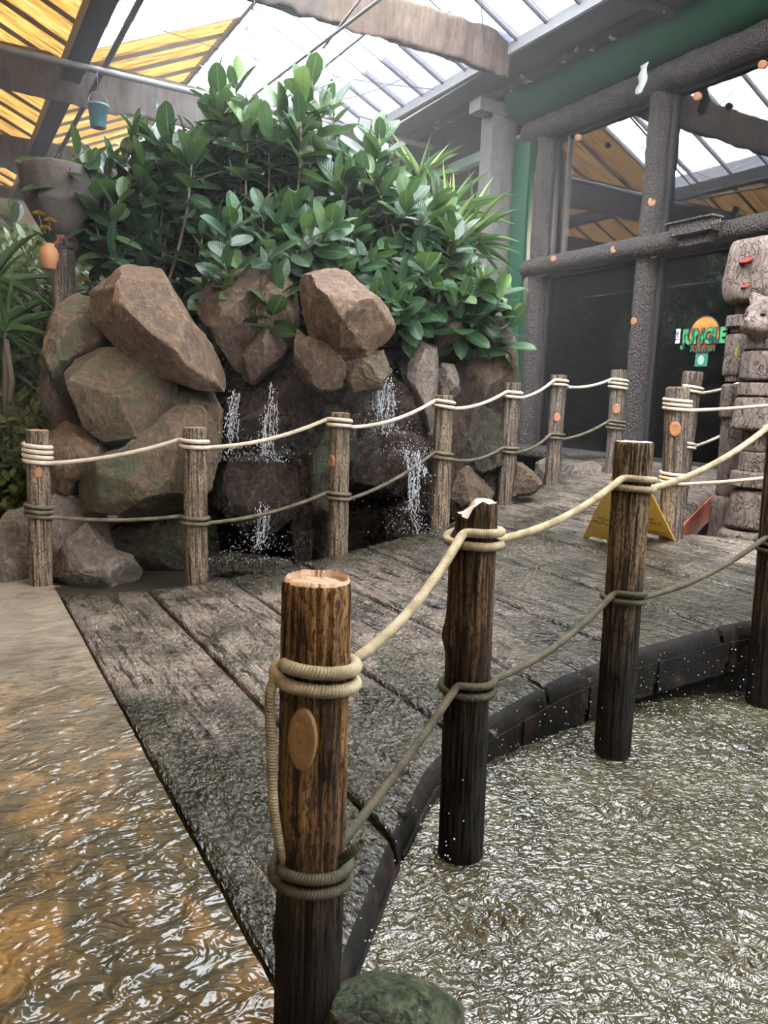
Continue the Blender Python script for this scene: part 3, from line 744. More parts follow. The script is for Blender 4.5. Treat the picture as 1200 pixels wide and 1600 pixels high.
# torn paper on the beam
q = onX(1008, 118, 7.33)
tp = MB(); V = []
for i in range(9):
    t = i/8; V += [(-.02-.05*t*t, -.07+.02*math.sin(i), -.34*t), (-.02-.05*t*t+.02, .07-.02*math.sin(i*1.7), -.33*t)]
tp.add(V, [(2*i, 2*i+1, 2*i+3, 2*i+2) for i in range(8)]); to = tp.build('torn_paper', M['paper'], smooth=True); to.location = (q.x-.02, q.y, q.z+.12)
s = to.modifiers.new('t', 'SOLIDIFY'); s.thickness = .006; tag(to, 'torn white paper flap hanging from the green beam', 'paper scrap')
# corner pillar, green strip, back frame
e = empty('corner_pillar', (7.35, 9.75, 0)); tag(e, 'weathered grey boxed pillar at the left corner of the building', 'pillar')
for nm, lo, hi in (('pillar_board', (7.20, 9.72, 0), (7.42, 10.0, 5.75)), ('pillar_board', (7.42, 9.80, 0), (7.72, 9.95, 5.7)), ('pillar_bracket', (6.95, 9.70, 5.60), (7.75, 9.98, 5.78))):
    o = MB().box(lo, hi).build(nm, M['greyboardlight'] if 'greyboardlight' in M else simple('weathered_grey_boards', (.17, .16, .15), .8, bump=.01, bscale=18, var=.35), e, bevel=.008); o.matrix_parent_inverse = Matrix.Translation(-e.location)
tag(MB().box((7.62, 9.34, .83), (7.95, 9.70, 5.3)).build('green_wall_strip', M['green']), 'tall green painted wall strip left of the window', 'wall panel')
tag(MB().box((7.56, 7.4, .15), (7.95, 9.68, ZD-.075)).build('green_base_wall', M['green']), 'low green painted base wall below the window ledge', 'wall panel')
tag(MB().box((7.05, 7.25, ZD-.07), (8.0, 10.1, ZD+.05)).build('window_ledge', M['log'], bevel=.03), 'grey textured ledge at the foot of the window', 'ledge')
tag(MB().box((7.9, 9.7, 5.35), (8.05, 16, 5.5)).build('trim_6', simple('pale_green_trim', (.24, .32, .26), .6)), None, None, kind='structure')
# windows
wi = 0
ys = [c[0] for c in cols]+[3.2]
for a, b in zip(ys[:-1], ys[1:]):
    for z0, z1 in ((ZD, 3.30), (3.46, 5.2)):
        wi += 1
        w = empty('window_%d' % wi, (XF, (a+b)/2, z0)); tag(w, None, None, kind='structure'); pi = Matrix.Translation(-w.location)
        o = MB().box((XF+.03, b+.1, z0), (XF+.042, a-.1, z1)).build('glass_pane', M['window'], w); o.matrix_parent_inverse = pi
        f = MB()
        ya, yb = b+.12, a-.12
        f.box((XF+.0, ya, z0), (XF+.06, ya+.05, z1)).box((XF, yb-.05, z0), (XF+.06, yb, z1)).box((XF, ya, z0), (XF+.06, yb, z0+.05)).box((XF, ya, z1-.05), (XF+.06, yb, z1))
        if z0 > 2: f.box((XF, yb-.30, z0), (XF+.06, yb-.26, z1)) if a > 9 else None
        o = f.build('window_frame', M['darkmetal'], w); o.matrix_parent_inverse = pi
# inside
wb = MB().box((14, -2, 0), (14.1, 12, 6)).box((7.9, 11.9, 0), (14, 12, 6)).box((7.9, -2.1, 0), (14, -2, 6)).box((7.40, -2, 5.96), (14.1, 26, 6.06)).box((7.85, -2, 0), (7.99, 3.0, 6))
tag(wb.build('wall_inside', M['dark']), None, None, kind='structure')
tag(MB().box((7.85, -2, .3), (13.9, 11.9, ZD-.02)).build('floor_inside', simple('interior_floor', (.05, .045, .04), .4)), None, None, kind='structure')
wl_ = MB().box((9.2, 12.05, 0), (9.35, 25.9, 5.9)).box((7.4, 16, 0), (9.4, 16.1, 6)); tag(wl_.build('wall_side', M['dark']), None, None, kind='structure')
def bench(loc, L, label):
    e = empty('stone_table', loc); tag(e, label, 'table')
    MB().box((-.3, -L/2, .62), (.3, L/2, .74)).build('tabletop', M['stonebench'], e, bevel=.02)
    for s in (-1, 1): MB().box((-.22, s*L*.3-.22, 0), (.22, s*L*.3+.22, .62)).build('leg', M['stonebench'], e, bevel=.02)

for yy in (5.6, 8.2):  # lamps added so the tables show through the glass
    le_ = empty('ceiling_lamp', (9.6, yy, 4.3)); tag(le_, 'dim warm ceiling lamp inside the shop, ' + ('right' if yy < 6 else 'left') + ' one behind the window', 'lamp')
    lathe('lamp_shade', [(.16, -.1), (.15, -.1), (.05, .05), (.02, .06), (.03, .06), (.06, .06), (.165, -.1)], Matrix(), M['darkmetal'], le_, 24)
    tube('lamp_cord', [(0, 0, .06), (0, 0, 1.62)], .008, M['darkmetal'], le_, 6)
    L_ = bpy.data.lights.new('lamp_light', 'POINT'); L_.energy = 260; L_.color = (1, .8, .6); L_.shadow_soft_size = .08; lo_ = bpy.data.objects.new('lamp_light', L_); S.collection.objects.link(lo_); lo_.location = (9.6, yy, 4.15)
q = onX(925, 650, 9.2); bench((9.2, q.y, ZD-.02), 1.3, 'pale stone table behind the window, left of the middle log column')
q = onX(1045, 650, 9.2); bench((9.2, q.y, ZD-.02), 1.1, 'pale stone table behind the window, right of the middle log column')
for px, h, c, lb in ((852, 1.2, (.30, .14, .08), 'brown shelf stand inside by the left window edge'), (1075, 2.4, (.09, .08, .07), 'dim tall cabinet inside behind the logo')):
    q = onX(px, 600, 9.75); o = MB().box((-.3, -.35, 0), (.3, .35, h)).box((-.33, -.38, h), (.33, .38, h+.05)).box((-.33, -.3, h*.5), (-.3, .3, h*.54)).build('shop_cabinet', simple('cabinet_'+str(px), c, .6), bevel=.01); o.location = (9.75, q.y, ZD-.02); tag(o, lb, 'cabinet')
# logo sticker on the glass
lg = onX(1101, 524, XF+.02); le = empty('logo_sticker', lg); tag(le, 'round sunset logo sticker with green JUNGLE lettering on the window glass', 'sign')
def sun_mat():
    m = Mat('sunset_print', .5); sx = m.n('SeparateXYZ'); m.l(m.coord(), sx.inputs[0]); n = m.noise(m.coord((.4, .4, 1)), 12, 4)
    r = m.n('MapRange'); m.l(m.mth('ADD', sx.outputs[2], m.mth('MULTIPLY', n, .08)), r.inputs[0]); r.inputs[1].default_value = -.22; r.inputs[2].default_value = .26
    m.col(m.ramp(r.outputs[0], [(0, (.02, .02, .02)), (.2, (.07, .012, .008)), (.38, (.33, .04, .015)), (.5, (.55, .27, .04)), (.66, (.42, .08, .02)), (.82, (.52, .22, .05)), (1, (.46, .15, .03))])); return m.m
n = 48; R_ = .20
V = [(-.012, 0, 0)]+[(-.012, R_*math.sin(i*2*math.pi/n), R_*1.06*math.cos(i*2*math.pi/n)) for i in range(n)]
mesh_obj('sun_disc', V+[(.0, v[1], v[2]) for v in V], [(0, 1+i, 1+(i+1) % n) for i in range(n)]+[(n+1, n+2+(i+1) % n, n+2+i) for i in range(n)]+[(1+i, n+2+i, n+2+(i+1) % n, 1+(i+1) % n) for i in range(n)], sun_mat(), le, False)
tube('disc_rim', [(-.012, (R_+.008)*math.sin(i*2*math.pi/n), (R_*1.06+.008)*math.cos(i*2*math.pi/n)) for i in range(n+1)], .006, M['ink'], le, 6)
def text_obj(name, s, size, mat, parent, loc, rot, ext=.004, off=0.0, ax='CENTER', sx=1.0):
    c = bpy.data.curves.new(name, 'FONT'); c.body = s; c.size = size; c.extrude = ext; c.offset = off; c.align_x = ax; c.align_y = 'CENTER'
    o = bpy.data.objects.new(name, c); S.collection.objects.link(o); o.scale = (sx, 1, 1)
    bpy.context.view_layer.update(); dg = bpy.context.evaluated_depsgraph_get()
    me = bpy.data.meshes.new_from_object(o.evaluated_get(dg)); bpy.data.objects.remove(o)
    me.materials.clear(); me.materials.append(mat)
    o = bpy.data.objects.new(name, me); S.collection.objects.link(o); o.parent = parent; o.location = loc; o.rotation_euler = rot; o.scale = (sx, 1, 1)
    return o
def camo():
    m = Mat('leafy_green_print', .5); v = m.n('TexVoronoi', Scale=16); m.l(m.coord(), v.inputs['Vector']); s = m.n('SeparateColor'); m.l(v.outputs['Color'], s.inputs[0])
    m.col(m.ramp(s.outputs[0], [(0, (.007, .05, .035)), (.35, (.015, .16, .065)), (.6, (.05, .28, .11)), (1, (.01, .10, .07))], 'CONSTANT')); return m.m
RT = (math.pi/2, 0, -math.pi/2)
text_obj('letters_outline', 'JUNGLE', .235, M['ink'], le, (-.020, -.01, -.02), RT, .002, .018, sx=.74)
text_obj('letters', 'JUNGLE', .235, camo(), le, (-.028, -.01, -.02), RT, .004, .009, sx=.74)
MB().box((-.036, .33, -.08), (-.024, .385, .09)).build('badge', M['white'], le)
text_obj('badge_letters', 'THE', .065, M['ink'], le, (-.040, .357, .005), (math.pi/2, -math.pi/2, -math.pi/2), .002)
gr = MB()
for i in range(9):
    y = -.16+.04*i; h = .06+.03*(i % 3); z = -.185
    gr.add([(-.020, y-.012, z), (-.020, y+.012, z), (-.020, y+.02*((i % 2)*2-1), z+h), (-.016, y, z)], [(0, 1, 2), (0, 2, 3), (1, 3, 2)])
gr.build('grass_print', simple('print_green', (.03, .11, .06), .5), le)
MB().box((-.02, -.085, -.36), (-.01, .085, -.215)).build('lower_sticker', simple('sticker_green', (.025, .17, .10), .5), le)
V = [(-.024, .045*math.sin(i*math.pi/12), -.287+.055*math.cos(i*math.pi/12)) for i in range(24)]
mesh_obj('sticker_oval', V+[(-.019, v[1], v[2]) for v in V], [tuple(range(24)), tuple(range(24, 48))[::-1]]+[(i, 24+i, 24+(i+1) % 24, (i+1) % 24) for i in range(24)], simple('pale_print', (.25, .34, .3), .5), le, False)
# outer walls of the glasshouse, plus added light blockers
tag(MB().box((-9, -3.4, 6.02), (XW-BW-.1, 27, 6.1)).box((-9, -5, 4.3), (7.3, -2.4, 4.4)).build('ceiling_solid', M['greyboard']), None, None, kind='structure')  # unseen solid ceilings added to block sky behind the camera and in reflections
tag(MB().box((-9, -3.5, -.1), (9, -3.4, 4.3)).build('wall_rear', M['dark']), None, None, kind='structure')  # unseen wall added to cut light coming from behind the camera
ow = MB().box((-9, -6, -.1), (-8.9, 27, 6)).box((-9, 26, -.1), (16, 26.1, 6.1))
tag(ow.build('wall_back', simple('dim_green_wall', (.03, .038, .028), .9, vscale=3, bump=.02)), None, None, kind='structure')
fm = Mat('woven_screen', .9); w = fm.n('TexWave', Scale=26, Distortion=2); fm.l(fm.coord(src='World'), w.inputs['Vector']); fm.col(fm.mix(w.outputs['Fac'], (.16, .115, .08), (.26, .2, .14)))
fe_ = empty('woven_screen', (1.8, 19.5, 0)); tag(fe_, 'pale woven reed screen far behind the stone bowl', 'screen')
o = MB().box((.2, 19.5, 0), (3.5, 19.54, 5.4)).build('screen_mat', fm.m, fe_); o.matrix_parent_inverse = Matrix.Translation(-fe_.location)
for z in (3.0, 4.1):
    o = tube('screen_rail', [(.2, 19.45, z), (3.5, 19.45, z)], .04, M['rafter'], fe_); o.matrix_parent_inverse = Matrix.Translation(-fe_.location)

# ------------------------------------------------------------------ rope posts
def hub(px, py, d): return P(px, py, d)
POSTS = {}
def post(key, top, bot, d, wpx, mat, label, group=None, ext=0., knots=(), broken=False, capmat='sawn', rim=False, lean=0.0, seed=0, bulge=None, dtop=None):
    T = P(*top, dtop or d); B = P(*bot, d); ax = (T-B).normalized(); B2 = B-ax*ext; L = (T-B2).length
    r = wpx/F*d/math.cos(PITCH)/2*.97
    e = empty('rope_post', B2); e.rotation_mode = 'QUATERNION'; q = Vector((0, 0, 1)).rotation_difference(ax); e.rotation_quaternion = q
    tag(e, label, 'post', group)
    n = 96; m = max(90, int(L*110)); a = np.arange(n)*2*math.pi/n; z = np.linspace(0, L, m)
    A, Z = np.meshgrid(a, z); ca, sa = np.cos(A), np.sin(A)
    p = np.stack([ca*5+seed, sa*5, Z*1.6], -1); R = r*(1+.055*fbm(p*.4, 3))
    cr = fbm(np.stack([ca*9+seed, sa*9, Z*2.2], -1), 3); R -= r*.10*np.clip((np.abs(cr)*-1+.10)*10, 0, 1)*1.0
    cr2 = vnoise(np.stack([ca*22+seed, sa*22, Z*7], -1)); R += r*.022*cr2
    if bulge:
        for (ba, bz, bs, bh, bw) in bulge:
            da = (A-ba+math.pi) % (2*math.pi)-math.pi; R += r*bh*np.exp(-(da/bw)**2-((Z-bz*L)/bs)**2)
    if rim: R += 0
    edge = np.clip((L-Z)/.012, 0, 1); R *= .955+.045*np.sqrt(edge)
    Zt = Z.copy()
    if broken:      # splintered top, low on one side
        side = np.clip((np.cos(A-broken)+.15)*1.6, 0, 1); top_ = L-.045*side*(1+.3*vnoise(np.stack([ca*2, sa*2, Z*0+seed], -1)))-.006*vnoise(np.stack([ca*4, sa*4, Z*0+2], -1))
        Zt = np.where(Z > L-.12, L-.12+(Z-(L-.12))*(top_-(L-.12))/.12, Z)
        R = R*(1-.22*side*np.clip((Z-(L-.12))/.05, 0, 1))
    V = np.stack([R*ca, R*sa, Zt], -1).reshape(-1, 3)
    I = np.arange((m-1)*n); i = I//n; j = I % n; Fc = np.stack([i*n+j, i*n+(j+1) % n, (i+1)*n+(j+1) % n, (i+1)*n+j], 1).tolist()
    Fc.append(list(range(n))[::-1])
    mesh_obj('shaft', V, Fc, M[mat], e)
    # top disc
    rings = 12; V2 = []; top_ring = V.reshape(m, n, 3)[-1]
    for k in range(rings+1):
        f = 1-k/rings
        for jj in range(n):
            v = top_ring[jj]; zc = float(np.mean(top_ring[:, 2]))*(1-f)+v[2]*f
            h = .002*float(vnoise([v[0]*f*60, v[1]*f*60, seed]))
            if rim: h += (.006 if f > .86 else -.008)*min(1, k/1.0+.0)
            if broken: h += .012*float(vnoise([v[0]*f*25, v[1]*f*25, 1]))*.6 if f < 1 else 0
            V2.append((v[0]*f*.998, v[1]*f*.998, zc+h+(.001 if k else -.001)))
    F2 = [(k*n+j, k*n+(j+1) % n, (k+1)*n+(j+1) % n, (k+1)*n+j) for k in range(rings) for j in range(n)]
    c = mesh_obj('sawn_top', V2, F2, M[capmat], e)
    for (ang, zz, kr) in knots:      # ang measured from the side facing the viewer
        loc_cam = (q.inverted() @ (CAM-B2)); base = math.atan2(loc_cam.y, loc_cam.x); t = base+ang
        nr = Vector((math.cos(t), math.sin(t), .0)); R3 = rot_to(nr); V3 = []; nn = 20
        for rr, h in ((1, -.02), (1.02, .006), (.9, .009), (.6, .007), (.01, .009)):
            for j in range(nn):
                b = j*2*math.pi/nn; v = Vector((kr*rr*math.cos(b)*(1.0), kr*rr*math.sin(b), h)); w = R3 @ v; w.z *= 1.35; V3.append(w)
        o = mesh_obj('cut_knot', V3, [(k*nn+j, k*nn+(j+1) % nn, (k+1)*nn+(j+1) % nn, (k+1)*nn+j) for k in range(4) for j in range(nn)], M['knot'], e)
        o.location = nr*(r*1.0)+Vector((0, 0, zz*L))
    POSTS[key] = (B2, ax, r, L, B, T)
    return e
FG = 'far railing'
post(1, (58, 672), (65, 918), 5.45, 35, 'postfar', 'short grey rope post at the far left, four turns of cream rope round its top', seed=1, ext=.05, knots=[(0, .755, .028)])
post(2, (304, 668), (307, 912), 5.62, 37, 'postfar', 'rope post in front of the left waterfall, second from the left in the far railing', seed=2, ext=.05, bulge=[(.3, .13, .05, .25, .35)])
post(3, (531, 645), (528, 872), 6.0, 32, 'postfar', 'rope post between the two waterfalls with an orange knot on its left side', seed=3, ext=.05, knots=[(-.9, .69, .034)])
post(4, (694, 618), (688, 820), 6.6, 29, 'postfar', 'rope post right of the right-hand waterfall', seed=4, ext=.05)
post(5, (801, 598), (790, 782), 7.34, 27, 'postgrey', 'rope post at the right end of the rocks, left of the green base wall', seed=5, ext=.05)
post(6, (873, 586), (863, 750), 8.15, 25, 'postgrey', 'rope post with a pale knot in front of the window, beside the green base wall', seed=6, ext=.05, knots=[(0.1, .62, .035)])
post(7, (967, 578), (957, 738), 8.6, 24, 'postgrey', 'rope post standing just left of the middle log column', seed=7, ext=.05, knots=[(0, .64, .04)])
post('F', (1083, 581), (1060, 760), 6.6, 30, 'postgrey', 'grey rope post behind its shorter-looking neighbour, left of the carved poles', seed=8, ext=.35)
post('E', (1059, 605), (1048, 838), 5.7, 36, 'postgrey', 'grey rope post with an orange knot right of the yellow floor sign', seed=9, ext=.4, knots=[(-.05, .80, .04)])
post('A', (496, 906), (478, 1625), 1.60, 116, 'postA', 'big nearest rope post with a flat golden sawn top and rope coiled round it', seed=10, ext=.25, rim=True, knots=[(-.3, .76, .034)], bulge=[(-2.6, .64, .09, .09, .45), (2.9, .40, .03, .10, .3), (3.3, .1, .05, .12, .4)])
kA = [c for c in bpy.data.objects if c.parent and c.name.startswith('cut_knot')][-1]; kA.data.materials[0] = simple('golden_wound', (.26, .14, .055), .55, bump=.004); kA.scale = (.9, .9, 1.5)
post('B', (742, 782), (717, 1385), 2.42, 76, 'postB', 'dark rope post with a splintered broken top, second nearest', seed=11, ext=.35, broken=2.6, capmat='sawnpale', bulge=[(2.9, .74, .05, .22, .35)])
post('C', (992, 690), (955, 1195), 3.22, 59, 'postC', 'rope post with a pale sawn top standing in front of the yellow floor sign', seed=12, ext=.35, capmat='sawnpale', bulge=[(2.8, .60, .04, .12, .3)])
post('D', (1228, 640), (1188, 1105), 3.85, 47, 'postB', 'dark rope post cut by the right picture edge', seed=13, ext=.35)

# ------------------------------------------------------------------ ropes: one long rope per row, coiled round each post on its way
def rope(name, stops, r, mat, label, sag=.035, tail=None, pre=None, free=None, sags=None):
    """stops: (post key, px height, turns, py used to find the height)"""
    pts = []
    info = []
    for key, py, turns in stops:
        B2, ax, pr, L, B, T = POSTS[key]
        # height along the axis whose picture row is py
        def row(P3):
            v = P3-CAM; return 800-F*v.dot(iU)/v.dot(fwd)
        a, b = 0., 1.
        for _ in range(30):
            mid = (a+b)/2
            if row(B2.lerp(B2+ax*L, mid)) > py: a = mid
            else: b = mid
        C_ = B2+ax*L*a; info.append((C_, ax, pr+r*.85, turns))
    for i, (C_, ax, R, turns) in enumerate(info):
        u = ax.orthogonal().normalized(); v = ax.cross(u)
        def ang(D): D = D-ax*D.dot(ax); return math.atan2(D.dot(v), D.dot(u))
        camd = (CAM-C_)
        if i > 0: ain = ang(info[i-1][0]-C_)
        else: ain = ang(info[1][0]-C_)+math.pi*.9
        if i < len(info)-1: aout = ang(info[i+1][0]-C_)
        else: aout = ain+2.2
        # go round the viewer side first
        s = 1 if ((ang(camd)-ain+math.pi) % (2*math.pi)-math.pi) > 0 else -1
        tot = (s*(aout-ain)) % (2*math.pi)+2*math.pi*(turns-1)
        n = max(8, int(tot*9)); drop = -r*2.1*turns if turns > 1 else -r
        coil = []
        for k in range(n+1):
            t = k/n; th = ain+s*tot*t
            rr = R+.003*math.sin(th*3+i)
            coil.append(C_+(u*math.cos(th)+v*math.sin(th))*rr+ax*(drop*(t-.5)+.004*math.sin(th+i*2)))
        if i > 0:
            A_ = pts[-1]; Bq = coil[0]; D = (Bq-A_).length; sg = (sags[i-1] if sags else sag)*D
            for k in range(1, 30):
                t = k/30; pts.append(A_.lerp(Bq, t)+Vector((0, 0, -4*sg*t*(1-t))))
        pts += coil
    if pre: pts = pre+pts
    if tail: pts = pts+tail
    # even spacing
    Q = np.array([tuple(p) for p in pts]); seg = np.linalg.norm(np.diff(Q, axis=0), axis=1); Lc = np.concatenate([[0], np.cumsum(seg)])
    s = np.arange(0, Lc[-1], max(.012, r)); Q = np.stack([np.interp(s, Lc, Q[:, k]) for k in range(3)], 1)
    for _ in range(2): Q[1:-1] = (Q[:-2]+2*Q[1:-1]+Q[2:])/4
    return tag(tube(name, Q, r, M[mat], None, 12), label, 'rope')
rope('railing_rope', [(1, 708, 4), (2, 693, 2), (3, 661, 2), (4, 632, 2), (5, 617, 2), (6, 599, 2), (7, 600, 3)], .0155, 'rope', 'upper cream rope of the far railing in front of the rocks', sags=[.035, .05, .06, .05, .05, .055])
rope('railing_rope', [(1, 797, 3), (2, 812, 2), (3, 775, 2), (4, 712, 2), (5, 703, 2), (6, 682, 2), (7, 664, 3)], .0145, 'ropelow', 'lower grey-green rope of the far railing in front of the rocks', sags=[.03, .045, .05, .07, .06, .05])
rope('railing_rope', [('A', 1046, 2), ('B', 838, 2), ('C', 756, 2), ('D', 668, 2)], .0145, 'ropeold', 'thick upper rope of the near railing joining the closest posts', sags=[.075, .05, .05])
rope('railing_rope', [('A', 1352, 2), ('B', 1068, 2), ('C', 930, 2), ('D', 850, 3)], .0125, 'ropedark', 'lower damp dark rope of the near railing by the pool', sags=[.02, .06, .05])
# slack loop hanging down the left side of the first post
B2, ax, pr, L, B, T = POSTS['A']
lp = [P(430, 1058, 1.55), P(421, 1085, 1.53), P(423, 1150, 1.53), P(424, 1205, 1.53), P(428, 1270, 1.53), P(437, 1325, 1.54), P(448, 1352, 1.56)]
Q = np.array([tuple(p) for p in lp]); t = np.linspace(0, len(Q)-1, 60); Q = np.stack([np.interp(t, range(len(Q)), Q[:, k]) for k in range(3)], 1)
for _ in range(6): Q[1:-1] = (Q[:-2]+2*Q[1:-1]+Q[2:])/4
tag(tube('slack_rope', Q, .011, M['ropeold'], None, 12), 'short slack rope running down the left side of the biggest post', 'rope')
fr = empty('rope_tail', P(553, 1328, 1.52)); tag(fr, 'frayed rope end sticking out right of the biggest post', 'rope')
o = tube('tail', [Vector((-.02, .02, -.03)), Vector((0, 0, 0)), Vector((.012, -.005, .018))], .011, M['ropedark'], fr, 10)
for i in range(5):
    a = i*1.3; tube('frayed_strand', [Vector((.012, -.005, .016)), Vector((.018+.008*math.cos(a), -.008+.006*math.sin(a), .026)), Vector((.02+.016*math.cos(a), -.01+.012*math.sin(a), .024+.01*math.sin(a*2)))], .0032, M['ropelow'], fr, 6)

# ------------------------------------------------------------------ boulders
def inpoly_r(poly, c, th):
    """distance from c to the polygon outline along each angle"""
    P_ = np.array(poly, float)-np.array(c, float); out = np.zeros_like(th)
    for k, t in enumerate(th):
        d = np.array([math.cos(t), math.sin(t)]); best = 0
        for a, b in zip(P_, np.roll(P_, -1, 0)):
            e = b-a; den = d[0]*e[1]-d[1]*e[0]
            if abs(den) < 1e-9: continue
            s = (a[0]*e[1]-a[1]*e[0])/den; u = (a[0]*d[1]-a[1]*d[0])/den
            if s > 0 and -1e-6 <= u <= 1+1e-6: best = max(best, s)
        out[k] = best
    return out
import bmesh
def ico(sub):
    bm = bmesh.new(); bmesh.ops.create_icosphere(bm, subdivisions=sub, radius=1); V = np.array([v.co[:] for v in bm.verts]); Fc = [[v.index for v in f.verts] for f in bm.faces]; bm.free(); return V, Fc
ICO = ico(6)
def boulder(poly, d, depth, mat, label, seed=0, facets=16, grow=1.07, rough=1., name='boulder', cat='rock', cut=.80, back=1.0, pw=.85):
    n = len(poly); A2 = 0; cx = cy = 0
    for (x0, y0), (x1, y1) in zip(poly, poly[1:]+poly[:1]):
        w = x0*y1-x1*y0; A2 += w; cx += (x0+x1)*w; cy += (y0+y1)*w
    c = (cx/(3*A2), cy/(3*A2))
    tt = np.linspace(-math.pi, math.pi, 181)
    rr = inpoly_r(poly, c, tt)
    rr[-1] = rr[0]
    k = np.array([1, 2, 1])/4.
    r2 = np.convolve(np.concatenate([rr[-3:-1], rr, rr[1:3]]), k, 'same')[2:-2]; rr = r2
    V = ICO[0].copy(); C3 = P(*c, d); s = d/F*1.0
    v = C3-CAM; sc = v.dot(fwd)/F
    th = np.arctan2(-V[:, 1], V[:, 0])             # image y runs down
    sp = np.hypot(V[:, 0], V[:, 1])
    R2 = np.interp(th, tt, rr)*sc*grow
    prof = sp**pw                           # fuller sides
    X = prof*np.cos(th)*R2; Y = -prof*np.sin(th)*R2
    Z = V[:, 2]*depth
    Q = np.stack([X, Y, np.where(Z < 0, Z*back, Z)], 1)
    g = np.random.default_rng(seed+100)
    rm = np.array([rr.mean()*sc, rr.mean()*sc, depth])
    for _ in range(facets):
        nn = g.normal(size=3); nn[2] = abs(nn[2])+.35; nn /= np.linalg.norm(nn)
        sup = (Q@nn).max(); off = sup*(cut-.12+.22*g.random())
        dd = Q@nn-off; m = dd > 0; Q[m] -= nn*(dd[m]*.985)[:, None]
    rv = (iR, iU, -fwd)
    Wd = np.array([tuple(rv[i]) for i in range(3)])
    Pw = Q@Wd+np.array(tuple(C3))
    Nn = Q/rm; Nn /= np.linalg.norm(Nn, axis=1)[:, None]+1e-9; Nn = Nn@Wd
    f1 = fbm(Pw*3.1+seed*3.3, 4); f2 = 1-np.abs(fbm(Pw*7+seed, 3))*2; f3 = fbm(Pw*22+seed, 3)
    q = Pw*5+seed; ter = np.abs(((f1*6) % 1)-.5)
    Pw = Pw+Nn*((.028*f1+.012*(f2-.6)+.004*f3+.012*ter)*rough)[:, None]
    ctr = Vector(tuple(C3)); Pl = Pw-np.array(tuple(C3))
    o = mesh_obj(name, Pl, ICO[1], M[mat], None); o.location = ctr
    tag(o, label, cat); return o
